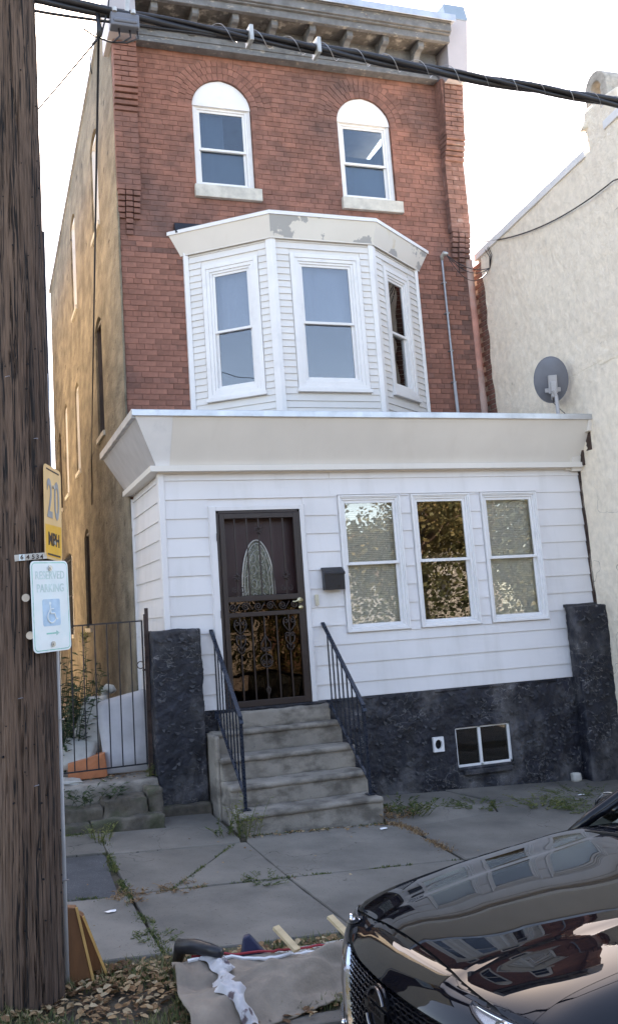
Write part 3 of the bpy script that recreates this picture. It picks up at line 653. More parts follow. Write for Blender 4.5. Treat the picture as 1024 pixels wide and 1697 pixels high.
# ------------------------------------------------------------------ porch
PW = [(1.988, 2.735), (2.875, 3.62), (3.77, 4.515)]; PZ0, PZ1 = 1.475, 2.965
DX0, DX1, DZ0, DZ1 = .592, 1.522, .774, 2.824
hl_ = [rect(a+.01, c-.01, PZ0+.01, PZ1-.01) for a, c in PW]+[rect(DX0-.01, DX1+.01, .80, DZ1+.01)]
pw = poly_holes('porch_wall', rect(.0, 5.16, .79, 3.24), hl_, .1, M_['siding'], fr_y(.03), house)
ZL = [3.245, 3.157, 2.957, 2.755, 2.557, 2.36, 2.162, 1.963, 1.762, 1.563, 1.357, 1.156, .953, .80]
def sid_panel(pt, a, c, z0, z1, parent):   # pt(u, out, z)
    b = MB(); o0, o1 = .022, .008
    b.add([pt(a, o0, z0), pt(c, o0, z0), pt(c, o1, z1), pt(a, o1, z1), pt(a, 0, z0), pt(c, 0, z0), pt(c, 0, z1), pt(a, 0, z1)], [(0, 1, 2, 3), (0, 4, 5, 1), (0, 3, 7, 4), (1, 5, 6, 2)], rnd.random())
    b.build('siding_panel', M_['siding'], parent)
for i in range(len(ZL)-1):
    z1, z0 = ZL[i], ZL[i+1]; cuts = []
    if z0 < PZ1+.01: cuts += [(a-.012, c+.012) for a, c in PW] if z1 > PZ0-.01 and z0 > PZ0-.2 else []
    if z1 <= 2.96 and z0 < PZ0 and z1 > PZ0: pass
    if z0 < DZ1: cuts.append((DX0-.075, DX1+.055))
    if z0 < PZ0 < z1 or z0 < PZ1 < z1:      # panels cut round the window heads and feet
        zc_ = PZ0-.012 if z0 < PZ0 < z1 else PZ1+.012
        c2 = [c for c in cuts if c[0] < 1.6]
        lo_, hi_ = (z0, zc_) if zc_ < 1.6 else (zc_, z1)
        for a, c in sub((.055, 5.15), c2+[(-1, 1.9), (4.6, 9)]): sid_panel(lambda u, o, z: Vector((u, .03-o, z)), a, c, lo_, hi_, pw)
        c3 = [c for c in cuts]+[]
        for a, c in sub((.055, 5.15), c3):
            sid_panel(lambda u, o, z: Vector((u, .0305-o, z)), a, c, z0 if (a < 1.9 or c > 4.5) else (zc_ if zc_ < 1.6 else z0), z1 if (a < 1.9 or c > 4.5) else (z1 if zc_ < 1.6 else zc_), pw)
        continue
    n = 0
    for a, c in sub((.055, 5.15), cuts):
        sid_panel(lambda u, o, z: Vector((u, .03-o, z)), a, c, z0, z1, pw)
# porch side wall facing the alley
psw = MB(); psw.box(.03, .13, .13, 1.7, .5, 3.24); psw = psw.build('porch_side_wall', M_['siding'], house)
for i in range(len(ZL)-1):
    if i == 0: sid_panel(lambda u, o, z: Vector((.03-o, u, z)), .055, 1.66, ZL[1], 3.22, psw)
    else: sid_panel(lambda u, o, z: Vector((.03-o, u, z)), .055, 1.66, ZL[i+1], ZL[i], psw)
sid_panel(lambda u, o, z: Vector((.03-o, u, z)), .055, 1.66, .55, .80, psw)
b = MB(); b.box(-.004, .055, -.004, .030, .79, 3.24); b.box(-.004, .03, .030, .055, .79, 3.24); b.build('corner_trim', M_['siding'], house, bevel=.006)
b = MB(); b.box(1.905, 1.909, .005, .02, 3.16, 3.243); b.build('butt_joint', M_['cap'], pw)
b = MB(); b.box(-.01, .03, 1.66, 1.7, .5, 3.2); b.build('corner_trim', M_['siding'], house)
b = MB(); b.box(5.15, 5.175, -.0, .06, .8, 3.2); b.tube([(5.165, -.012, 3.2), (5.168, -.014, 2.2), (5.175, -.012, 1.62)], .009, 6); b.build('corner_trim', M_['rust'], house)
b = MB(); b.box(.13, 5.1, .13, 1.7, .70, .78); b.build('porch_floor', M_['lumber'], house)
b = MB(); b.box(5.08, 5.16, .13, 1.7, .5, 3.24); b.build('porch_end_wall', M_['siding'], house)
b = MB(); b.box(-.1, 5.15, -.1, 1.70, 3.2405, 3.30); b.build('porch_ceiling', M_['cap'], house)
# flared parapet
pb = MB(); ZT, ZB, E_ = 3.80, 3.245, .33
pb.hexa([(.0, .0, ZB+.01), (5.15, .0, ZB+.01), (5.15, 1.69, ZB+.01), (.0, 1.69, ZB+.01), (-.265, -E_+.03, ZT), (5.22, -E_+.03, ZT), (5.22, 1.69, ZT), (-.265, 1.69, ZT)])
par = pb.build('porch_parapet', M_['cap'], house)
n = 10
for i in range(n):
    a, c = i/n, (i+1)/n
    def pf(t, z): 
        f = (z-ZB)/(ZT-ZB); xa = .0-.29*f; xb = 5.165+.075*f; return Vector((xa if t <= 0 else xb if t > .998 else .02+5.13*t, -.006-(E_-.006)*f, z))
    b = MB(); b.add([pf(a, ZB), pf(c, ZB), pf(c, ZT), pf(a, ZT)]+[pf(a, ZB)+Vector((0, .012, 0)), pf(c, ZB)+Vector((0, .012, 0))], [(0, 1, 2, 3), (0, 4, 5, 1)], rnd.random())
    b.build('cladding_panel', M_['cap'], par)
b = MB(); b.add([(-.002, -.004, ZB), (-.002, 1.77, ZB-.01), (-.29, 2.06, ZT+.0), (-.29, -E_, ZT)], [(0, 3, 2, 1)]); b.build('cladding_panel', M_['dish_arm'], par)
b = MB(); b.add([pf(0, ZB)+Vector((0, -.003, 0)), pf(.018, ZB)+Vector((0, -.003, 0)), pf(.018, ZT)+Vector((0, -.003, 0)), pf(0, ZT)+Vector((0, -.003, 0))], [(0, 1, 2, 3)]); b.build('mitre_trim', M_['trim'], par)
b = MB(); b.hexa([(-.31, -E_-.012, ZT-.03), (5.24, -E_-.012, ZT-.03), (5.24, -E_+.05, ZT-.03), (-.31, -E_+.05, ZT-.03), (-.31, -E_-.012, ZT+.035), (5.24, -E_-.012, ZT+.035), (5.24, -E_+.05, ZT+.05), (-.31, -E_+.05, ZT+.05)])
fl_ = b.build('metal_flashing', M_['metal'], par, bevel=.004)
b = MB()
for i in range(14): b.box(-.312, -.22, -.30+i*.168, -.30+i*.168+.160, ZT-.045+.004*(i % 2), ZT+.04)
b.build('metal_flashing', M_['metal'], par, bevel=.003)
b = MB(); b.box(-.24, 5.2, -.27, 1.68, ZT, ZT+.02); b.box(-.2, .0, 1.69, 2.02, ZT, ZT+.02); b.build('porch_roof', M_['roofing'], house)
b = MB(); b.box(.0, 5.16, -.012, .03, ZB-.018, ZB); b.box(4.95, 5.19, -.03, .0, ZB-.03, ZB+.06); b.build('drip_trim', M_['cap'], par)
b = MB(); b.box(5.14, 5.20, -.12, .02, 3.26, 3.74); b.box(5.16, 5.27, -E_, -E_+.04, ZT-.01, ZT+.012); b.box(5.17, 5.205, -.27, -.15, 3.42, 3.7); b.build('bare_rafter_end', M_['rust'], par)
b = MB(); b.hexa([(5.12, -.3, 3.64), (5.235, -.3, 3.64), (5.235, -.0, 3.6), (5.12, 0, 3.6), (5.13, -E_-.006, 3.80), (5.25, -E_-.006, 3.8), (5.25, 0, 3.8), (5.13, 0, 3.8)]); b.build('gutter_block', M_['cap'], par, bevel=.006); b = MB(); b.hexa([(5.02, -.05, 3.2), (5.19, -.05, 3.2), (5.19, .0, 3.2), (5.02, 0, 3.2), (5.02, -.09, 3.36), (5.19, -.09, 3.38), (5.19, .0, 3.38), (5.02, 0, 3.36)]); b.build('gutter_block', M_['cap'], par, bevel=.006)
# porch windows
for k, (a, c) in enumerate(PW):
    sash_window(I4, a, c, PZ0, PZ1, .03, M_['trim'], M_['glass_dark'], None, .02, rec=.01, ratio=.497, blind=(2, 0, 2)[k], fw_=.022)
# ---- door
b = MB()
b.box(DX0-.075, DX0-.004, -.008, .06, DZ0, DZ1+.05); b.box(DX1+.004, DX1+.055, -.008, .06, DZ0, DZ1+.05); b.box(DX0-.004, DX1+.004, -.008, .06, DZ1+.004, DZ1+.05)
b.box(DX0-.082, DX0-.075, -.012, .03, DZ0, DZ1+.057); b.box(DX1+.055, DX1+.062, -.012, .03, DZ0, DZ1+.057); b.build('door_casing', M_['siding'], house, bevel=.004)
def fbox(b, x0, x1, y0, y1, z0, z1): b.box(x0, x1, y0, y1, z0, z1)
b = MB(); y0, y1 = -.018, .022
fbox(b, DX0, DX0+.028, -.004, .05, DZ0, DZ1); fbox(b, DX1-.028, DX1, -.004, .05, DZ0, DZ1); fbox(b, DX0, DX1, -.004, .05, DZ1-.028, DZ1); fbox(b, DX0, DX1, -.01, .05, DZ0, DZ0+.02)
a, c = DX0+.031, DX1-.031
for (x0, x1, z0, z1) in ((a, a+.05, DZ0+.024, DZ1-.031), (c-.05, c, DZ0+.024, DZ1-.031), (a+.05, c-.05, DZ1-.085, DZ1-.031), (a+.05, c-.05, 1.868, 1.925), (a+.05, c-.05, 1.71, 1.755), (a+.05, c-.05, DZ0+.024, .86)): fbox(b, x0, x1, y0, y1, z0, z1)
door = b.build('security_door', M_['door_brown'], house, bevel=.004)
ix0, ix1 = a+.05, c-.05
for z0, z1 in ((1.925, DZ1-.085), (.86, 1.71)):
    for k, x in enumerate((.785, .917, 1.05, 1.185, 1.322)):
        b = MB(); b.bar((x, -.001, z0), (x, -.001, z1), .0125, .0125, (1, 0, 0)); b.build('bar', M_['door_brown'], door)
def spiral(cx, cz, r, a0, turns, dirn=1, n=26, grow=.12):
    return [(cx+r*(1-(1-grow)*(i/n))*math.cos(a0+dirn*2*math.pi*turns*i/n), -.012, cz+r*(1-(1-grow)*(i/n))*math.sin(a0+dirn*2*math.pi*turns*i/n)) for i in range(n+1)]
def scroll(pts, r=.0058): b = MB(); b.tube(pts, r, 6); b.build('scroll', M_['door_brown'], door, smooth=True)
for x in (.785, 1.322, 1.05):
    if x != 1.05:
        for s_ in (-1, 1):
            scroll(spiral(x+s_*.034, 1.648, .034, math.pi/2+s_*.0, 1.25, -s_)+[]) 
            scroll([(x+s_*.068, -.012, 1.645), (x+s_*.06, -.012, 1.60), (x+s_*.03, -.012, 1.56), (x, -.012, 1.53)])
            scroll(spiral(x+s_*.026, 1.50, .026, 0 if s_ > 0 else math.pi, 1.2, s_)); scroll([(x+s_*.05, -.012, 1.495), (x+s_*.045, -.012, 1.44), (x+s_*.012, -.012, 1.40), (x, -.012, 1.36)])
            scroll([(x, -.012, 1.33), (x+s_*.03, -.012, 1.36), (x+s_*.04, -.012, 1.40)])
    else:
        for s_ in (-1, 1):
            scroll(spiral(x+s_*.028, 1.36, .026, 0 if s_ > 0 else math.pi, 1.2, s_)); scroll([(x+s_*.054, -.012, 1.36), (x+s_*.05, -.012, 1.43), (x+s_*.02, -.012, 1.47), (x, -.012, 1.51)])
            scroll(spiral(x+s_*.028, 1.235, .024, math.pi/2, 1.2, -s_)); scroll([(x, -.012, .99), (x+s_*.022, -.012, .96), (x+s_*.01, -.012, .92), (x, -.012, .90)])
        scroll([(x+.065*math.cos(t*math.pi/12), -.012, 1.25+.065*math.sin(t*math.pi/12)) for t in range(25)])
for k in range(6):
    x = ix0+.045+k*(ix1-ix0-.09)/5; s_ = 1 if k % 2 else -1
    scroll(spiral(x, 1.812, .040, math.pi/2 if s_ > 0 else -math.pi/2, 1.6, s_)); 
    if k < 5: scroll([(x, -.012, 1.812+s_*.04), (x+.03, -.012, 1.812+s_*.035), (x+.05, -.012, 1.812-s_*.0), (x+.075, -.012, 1.812-s_*.036)])
for x, zc_, r_ in ((.785, 2.12, .042), (1.322, 2.12, .042), (1.05, 2.615, .045)):
    for k in range(8):
        t = k*math.pi/4+.2; scroll([(x+.008*math.cos(t), -.012, zc_+.008*math.sin(t)), (x+r_*.6*math.cos(t-.25), -.013, zc_+r_*.6*math.sin(t-.25)), (x+r_*math.cos(t+.1), -.012, zc_+r_*1.15*math.sin(t+.1))], .0065)
    if x != 1.05:
        for s_ in (-1, 1): scroll(spiral(x+s_*.036, 1.985, .033, math.pi/2, 1.25, -s_))
b = MB(); b.box(ix0-.01, ix1+.01, .012, .015, .84, 1.93); b.build('storm_glass', M_['glass_storm'], door)
b = MB(); b.box(ix0-.01, ix1+.01, .012, .015, 1.93, DZ1-.08); b.build('storm_glass', M_['glass'], door) if False else None
# inner leaf with leaded oval
idr = MB(); idr.box(DX0+.02, DX1-.02, .11, .15, DZ0, DZ1); idr = idr.build('inner_door', M_['door_inner'], house)
def ell(cx, cz, ax, az, y, n=40): return [(cx+ax*math.cos(2*math.pi*i/n), y, cz+az*math.sin(2*math.pi*i/n)) for i in range(n+1)]
b = MB(); e_ = ell(1.045, 1.98, .17, .52, .098)[:-1]; b.face(e_[::-1]); b.build('leaded_oval', M_['leaded'], idr)
b = MB(); b.tube(ell(1.045, 1.98, .18, .535, .1), .009, 6, cap=False); b.tube(ell(1.045, 1.98, .155, .50, .094), .004, 5, cap=False); b.tube(ell(1.045, 1.98, .12, .43, .094), .003, 5, cap=False)
for k in range(16): t = k*math.pi/8; b.tube([(1.045+.12*math.cos(t), .094, 1.98+.43*math.sin(t)), (1.045+.155*math.cos(t+.12), .094, 1.98+.5*math.sin(t+.12))], .003, 4)
for zz in (1.75, 1.9, 2.05, 2.2, 2.32):
    for s_ in (-1, 1): b.tube([(1.045+s_*(.045+.028*math.cos(t*.5)), .094, zz+.05*math.sin(t*.5)) for t in range(13)], .003, 4)
b.build('lead_came', M_['alu'], idr, smooth=True)
b = MB(); b.disc((1.455, -.022, 1.852), (0, 1, 0), .030, 20, .012); b.tube([(1.455, -.025, 1.852), (1.455, -.06, 1.852)], .011, 10); b.tube([(1.458, -.06, 1.852), (1.42, -.064, 1.848), (1.385, -.062, 1.838), (1.36, -.058, 1.842)], [.010, .009, .008, .006], 8); b.build('door_lever', M_['brass'], door, smooth=True)
b = MB(); b.disc((1.458, -.024, 1.775), (0, 1, 0), .023, 18, .02); b.tube([(1.458, -.03, 1.775), (1.458, -.045, 1.775)], .009, 8); b.build('deadbolt', M_['brass'], door, smooth=True)
for zz in (1.1, 1.75, 2.55):
    b = MB(); b.tube([(DX0-.002, -.015, zz-.04), (DX0-.002, -.015, zz+.04)], .009, 8); b.build('hinge', M_['door_brown'], door)
# mailbox, doorbell
mb = empty('mailbox', (1.845, -.01, 1.94), 'small black metal mailbox hung on the white siding beside the door', 'mailbox')
b = MB(); b.prism([(-.008, 1.94), (-.085, 1.94), (-.09, 2.12), (-.008, 2.175)], 1.728, 1.96, axis='x'); b.build('box', M_['black_plastic'], mb, bevel=.005)
b = MB(); b.hexa([(1.722, -.098, 2.10), (1.966, -.098, 2.10), (1.966, -.006, 2.165), (1.722, -.006, 2.165), (1.722, -.098, 2.125), (1.966, -.098, 2.125), (1.966, -.006, 2.185), (1.722, -.006, 2.185)]); b.build('lid', M_['black_plastic'], mb, bevel=.004)
db = MB(); db.box(1.634, 1.672, -.022, .002, 1.785, 1.90); db.box(1.645, 1.661, -.028, -.022, 1.83, 1.855); db.build('doorbell', M_['beige'], None, bevel=.005, label='beige doorbell button box on the siding below the black mailbox', cat='doorbell')
# ---- foundation
BW = (3.15, 3.84, -.05, .372)
b = MB(); rough_sheet(b, (.3, -.012, -.55), (4.5, 0, 0), (0, 0, 1.345), 420, 126, (0, -1, 0), .020, 5.5, lambda p: BW[0] < p.x < BW[1] and BW[2] < p.z < BW[3] or (2.87 < p.x < 2.975 and .165 < p.z < .285), .009)
# top ragged ledge and recess returns
b.box(.3, 4.8, -.012, .05, .765, .795)
b.box(BW[0]-.02, BW[0], -.01, .12, BW[2]-.02, BW[3]+.02); b.box(BW[1], BW[1]+.02, -.01, .12, BW[2]-.02, BW[3]+.02); b.box(BW[0], BW[1], -.01, .12, BW[3], BW[3]+.02); b.box(BW[0], BW[1], -.03, .12, BW[2]-.03, BW[2])
fd = b.build('foundation_wall', M_['black_parge'], house, smooth=True)
def flakes(b, n, samp, seed):
    r = random.Random(seed)
    for i in range(n):
        p, N_, U_ = samp(r); N_ = Vector(N_); U_ = Vector(U_); w_ = r.uniform(.015, .08); h = r.uniform(.006, .026); D = Vector((0, 0, -1))
        tilt = r.uniform(-.6, .6); U2 = (U_*math.cos(tilt)+D*math.sin(tilt)).normalized(); D2 = N_.cross(U2); D2 = D2 if D2.z < 0 else -D2
        m_ = 5; V = []
        for k in range(m_+1):
            t = k/m_; cur = math.sin(math.pi*t)
            V += [p+U2*(w_*(t-.5))+N_*.004, p+U2*(w_*(t-.5)*.8)+D2*h*(.2+cur)+N_*(.006+.018*cur*r.uniform(.6, 1.2))]
        b.add(V, [(2*k, 2*k+2, 2*k+3, 2*k+1) for k in range(m_)], r.random())
b = MB(); flakes(b, 260, lambda r: ((lambda x, z: (Vector((x if not (3.0 < x < 3.9 and -.15 < z < .45) and not (2.8 < x < 3.03 and .1 < z < .33) else 3.95+(x-2.8)*.6, -.016, z)), (0, -1, 0), (1, 0, 0)))(r.uniform(1.9, 4.7), r.uniform(-.25, .75))), 3); b.build('paint_flakes', M_['flake'], fd, kind='stuff')
wn = MB()
for x0, x1 in ((BW[0], BW[0]+.02), (BW[1]-.03, BW[1]), (3.44, 3.472)): wn.box(x0, x1, .005, .04, BW[2], BW[3])
wn.box(BW[0], BW[1], .005, .04, BW[3]-.02, BW[3]); wn.box(BW[0], BW[1], .005, .04, BW[2], BW[2]+.025); wn = wn.build('basement_window', M_['trim'], house, bevel=.003)
for x0, x1 in ((BW[0]+.02, 3.44), (3.472, BW[1]-.03)): b = MB(); b.box(x0, x1, .025, .029, BW[2]+.02, BW[3]-.02); b.build('pane', M_['glass_low'], wn)
b = MB(); b.box(BW[0], BW[1], .13, .14, BW[2], BW[3]); b.build('window_backing', M_['dark'], wn)  # near-black sheet, the unlit basement's shade put into its colour
b = MB(); b.box(3.2, 3.8, -.06, .0, -.13, -.075); b.build('window_sill', M_['black_parge'], wn, bevel=.01)
b = MB(); poly = rect(2.86, 2.985, .148, .302); hole = [(2.922+.042*math.cos(t*math.pi/8), .225+.05*math.sin(t*math.pi/8)) for t in range(16)]
vn = poly_holes('dryer_vent', poly, [hole], .03, M_['trim'], fr_y(-.045), house)
b = MB(); b.tube([(2.922, -.03, .225), (2.922, .1, .225)], .05, 16, cap=False); b.disc((2.922, .0, .225), (0, 1, 0), .049, 16, .004); b.build('vent_pipe', M_['dark'], vn)
# pillars
pl = empty('masonry_pillar', (.1, -.1, -.14), 'black painted rough masonry pier with flaking paint beside the alley gate', 'pillar')
b = MB(); rough_box(b, -.165, .335, -.12, -.002, -.3, 1.625, .015, .014, 7, .010, 2); rough_box(b, -.165, -.012, -.05, .26, -.3, 1.62, .02, .010, 4, .014, 2)
b.build('pier_body', M_['black_parge'], pl, smooth=True)
b = MB(); flakes(b, 80, lambda r: (Vector((r.uniform(-.13, .3), -.126, r.uniform(.1, 1.58))), (0, -1, 0), (1, 0, 0)), 8); b.build('paint_flakes', M_['flake'], pl, kind='stuff')
b = MB(); rough_box(b, -.24, .34, -.2, -.06, -.3, -.045, .02, .012, 4, .006, 9); b.build('footing', M_['old_stone'], pl, smooth=True)
pr_ = empty('masonry_pillar', (4.95, -.15, -.35), 'tall black painted masonry pier at the cream stucco neighbour wall', 'pillar')
b = MB(); rough_box(b, 4.73, 5.19, -.17, -.002, -.5, 1.60, .015, .015, 7, .010, 5); b.build('pier_body', M_['black_parge'], pr_, smooth=True)
b = MB(); flakes(b, 100, lambda r: (Vector((r.uniform(4.76, 5.15), -.178, r.uniform(-.2, 1.55))), (0, -1, 0), (1, 0, 0)), 9); b.build('paint_flakes', M_['flake'], pr_, kind='stuff')
b = MB(); rough_box(b, 4.72, 5.2, -.02, .08, 1.585, 1.63, .03, .006, 9, .0, 5); b.build('mortar_cap', M_['flake'], pr_, smooth=True)
# ---- steps
st = empty('front_steps', (1.05, -.5, -.2), 'five weathered grey concrete steps leading up to the security door', 'steps')
SX0, SX1 = .362, 1.76
TR = [(.03, -.055, .765), (.03, -.185, .60), (.03, -.465, .385), (.03, -.755, .175), (.03, -1.04, -.02)]
prevf = .03
for k, (yb, yf, zt) in enumerate(TR):
    zb = TR[k+1][2]-.0 if k < 4 else -.45
    b = MB(); x0 = SX0+.02 if k else .50; x1 = SX1 if k else 1.70
    # nosing slab and riser block
    rough_box(b, x0, x1, yf, .0+.0 if k else .03, zb-.02 if k < 4 else zb, zt, .03, .010, 7, .0, 20+k)
    o = b.build('step', M_['concrete_step'], st, smooth=True)
    r_ = random.Random(k+5)
    b = MB(); rough_box(b, x0-.004, x1+.004, yf-.018, yf+.06, zt-.05, zt+.003, .02, .006, 11, .0, 40+k); b.build('nosing', M_['concrete_step'], o, smooth=True) if k else None
b = MB(); rough_box(b, SX0-.012, SX0+.03, -.42, -.0, -.3, .59, .03, .004, 6, 0, 50); b.build('stair_cheek', M_['concrete_step'], st, smooth=True)
# ---- handrails
def handrail(x, nm, lbl):
    root = empty('handrail', (x, -.95, 0), lbl, 'handrail', 'iron handrails of the front steps')
    T0, T1 = Vector((x, -.03, 1.56)), Vector((x, -.90, .80)); B0, B1 = Vector((x, .0, .79)), Vector((x, -.88, .12))
    d = (T1-T0).normalized()
    b = MB(); b.bar(T0-d*.06, T1, .042, .022, (0, 0, 1)); b.bar(T1-Vector((0, -.01, 0)), T1+Vector((0, -.022, -.06)), .042, .02, (0, 1, 0)); b.build('top_rail', M_['rail_iron'], root, bevel=.006)
    b = MB(); b.bar(B0, B1, .028, .012, (0, 0, 1)); b.build('bottom_rail', M_['rail_iron'], root, bevel=.002)
    n = 8
    for k in range(n):
        t = (k+.6)/(n); p = T0.lerp(T1, t); q = B0.lerp(B1, t); q = Vector((x, p.y, B0.z+(B1.z-B0.z)*(p.y-B0.y)/(B1.y-B0.y)))
        b = MB(); b.bar(q, p-Vector((0, 0, .008)), .0125, .0125, (1, 0, 0)); b.build('baluster', M_['rail_iron'], root)
    b = MB(); b.bar((x, -.90, -.02), (x, -.90, .80), .028, .028, (1, 0, 0)); b.box(x-.04, x+.04, -.94, -.86, -.018, -.008); b.build('post', M_['rail_iron'], root, bevel=.002)
    b = MB(); b.box(x-.02, x+.02, -.06, .0, .76, .80); b.tube([(x, .0, 1.55), (x, -.05, 1.56)], .012, 8); b.tube([(x-.01, -.04, .78), (x-.03, -.10, .72)], .008, 6); b.build('wall_bracket', M_['rail_iron'], root)
handrail(.475, 'l', 'black iron handrail on the pier side of the concrete steps')
handrail(1.705, 'r', 'black iron handrail nearest the mailbox and porch windows')

# ------------------------------------------------------------------ alley: step, gate, yard
ak = empty('alley_step', (-1, -.3, 0), 'worn mossy stone and concrete step in front of the alley gate', 'step')
b = MB(); rough_box(b, -2.1, -.17, -.14, .35, -.2, .225, .03, .012, 4, .004, 30); b.build('top_slab', M_['concrete_step'], ak, smooth=True)
for k, (x0, x1, y0, z1) in enumerate(((-2.1, -.74, -.42, .07), (-.73, -.33, -.44, .125), (-.32, -.18, -.41, .17))):
    b = MB(); rough_box(b, x0, x1, y0, -.13, -.3, z1, .02, .022, 7, .014, 31+k); b.build('stone', M_['old_stone'], ak, smooth=True)
for k, (x0, x1) in enumerate(((-2.1, -.88), (-.87, -.20))):
    b = MB(); rough_box(b, x0, x1, -.575+.01*k, -.3, -.4, -.04+.015*k, .02, .018, 7, .012, 41+k); b.build('stone', M_['old_stone'], ak, smooth=True)
ground_sheet('alley_path', -2.2, .0, .3, 30, lambda x, y: .20+.01*y, M_['concrete_step'], 6, 30)
gt = empty('alley_gate', (-.65, .05, .3), 'low black iron bar gate closing the alley beside the porch', 'gate')
gy = .05
b = MB()
b.bar((-1.12, gy, 1.722), (-.23, gy, 1.735), .014, .014); b.bar((-1.12, gy, .335), (-.225, gy, .345), .014, .014); b.bar((-.23, gy, .335), (-.23, gy, 1.742), .016, .016, (1, 0, 0)); b.bar((-1.12, gy, .33), (-1.12, gy, 1.73), .016, .016, (1, 0, 0)); b.build('gate_frame', M_['iron'], gt)
for x in (-1.05, -.935, -.82, -.705, -.585, -.47, -.35): b = MB(); b.bar((x, gy, .34), (x, gy, 1.728), .011, .011, (1, 0, 0)); b.build('bar', M_['iron'], gt)
b = MB(); b.tube([(-.262+.035*math.cos(t*.5), gy-.02, 1.30+.035*math.sin(t*.5)) for t in range(13)], .005, 6); b.box(-.24, -.2, gy-.02, gy+.01, 1.24, 1.26); b.tube([(-.20, gy-.02, .86), (-.14, gy-.03, .86), (-.13, gy-.03, .80)], .006, 6); b.build('latch', M_['rust'], gt)
b = MB(); b.bar((-.192, gy+.01, .18), (-.178, gy+.01, 1.86), .034, .034, (1, 0, 0)); b.bar((-.215, gy-.01, .2), (-.206, gy-.01, 1.80), .014, .014, (1, 0, 0)); b.build('gate_post', M_['rust'], gt, bevel=.003)
# dumped things in the yard
b = MB()
def cushion(b, pts, th, seed, nu=18, nv=18, amp=.014):   # 4 corner points, padded slab
    P = [Vector(p) for p in pts]; N_ = (P[1]-P[0]).cross(P[3]-P[0]).normalized(); V = []; F = []
    for s_ in (-1, 1):
        for j in range(nv+1):
            for i in range(nu+1):
                u, v = i/nu, j/nv; p = P[0]*(1-u)*(1-v)+P[1]*u*(1-v)+P[2]*u*v+P[3]*(1-u)*v
                e = min(u, 1-u)*8; f = min(v, 1-v)*8; k = math.sqrt(max(0, min(1, e)))*math.sqrt(max(0, min(1, f)))
                V.append(p+N_*(s_*th/2*k+fbm(p+Vector((seed, 0, 0)), 4, 3)*amp*s_))
    n = (nu+1)*(nv+1)
    for s_ in (0, 1):
        for j in range(nv):
            for i in range(nu): a = s_*n+j*(nu+1)+i; q = (a, a+1, a+nu+2, a+nu+1); F.append(q if s_ else q[::-1])
    b.add(V, F)
cushion(b, [(-.60, .33, .24), (-.07, .33, .24), (-.10, .72, 1.02), (-.64, .72, .92)], .15, 1)
b.build('mattress', M_['mattress'], None, smooth=True, label='pale mattress leaning behind the gate beside the black pier', cat='mattress')
b = MB(); cushion(b, [(-.98, .62, .34), (-.60, .62, .42), (-.50, .8, .98), (-.74, .8, .98)], .16, 5, amp=.02); b.build('cushion', M_['plastic_w'], None, smooth=True, label='grubby grey-white cushion tipped against the pale mattress in the alley', cat='cushion')
b = MB(); cushion(b, [(-1.08, .45, .30), (-.72, .42, .33), (-.62, .62, .52), (-.95, .66, .60)], .12, 9, amp=.03); b.build('stuffed_bag', M_['plastic_w'], None, smooth=True, label='small stuffed grey bag lying low behind the gate bars', cat='bag')
b = MB(); b.hexa([(-.98, .2, .235), (-.6, .22, .235), (-.55, .6, .235), (-.95, .62, .235), (-.98, .24, .38), (-.62, .25, .46), (-.57, .58, .44), (-.95, .6, .37)]); b.build('cardboard_box', M_['cardboard'], None, bevel=.004, label='crushed orange-brown cardboard box behind the alley gate', cat='box')
b = MB(); cushion(b, [(-1.12, .03, .245), (-.86, .0, .235), (-.88, .14, .25), (-1.1, .2, .28)], .05, 13, 10, 10, .03); b.build('plastic_bag', M_['plastic_w'], None, smooth=True, label='torn white plastic bag on the slab under the gate', cat='bag')
b = MB(); b.tube([(-.46, 1.3, .2), (-.46, 1.3, .93), (-.455, 1.29, 1.0), (-.43, 1.26, 1.03), (-.39, 1.22, 1.02), (-.37, 1.20, .98)], [.038, .038, .04, .042, .042, .04], 14); b.build('vent_pipe', M_['plastic_w'], None, smooth=True, label='short white pipe with a bent head standing in the alley', cat='pipe')

# ------------------------------------------------------------------ neighbour with the cream stucco wall
nb_ = empty('stucco_house', (6.5, 2, 0), 'neighbouring house with a tall blank cream stucco side wall and white coping', 'house')
NX = 5.2; nzt = lambda y: 6.62-.105*(y-1.87)*1.0
def nfr(u, v, d): return Vector((NX+d, u, v))
poly_holes('side_wall', [(-.90, -.8), (1.72, -.8), (1.72, nzt(1.72)), (-.82, nzt(-.82)), (-.84, 7.2), (-1.45, 7.2), (-1.46, nzt(-1.46)+.07), (-1.9, nzt(-1.9)+.07), (-1.9, 4.4), (-.90, 4.4)], [], .3, M_['mortar_pale'], nfr, nb_)
b = MB()
edge = lambda z: 1.60+.02*math.sin(z*3)+.035*nz((0, 0, z), 4)+(.0 if z > 4.6 else -.05*(4.6-z))
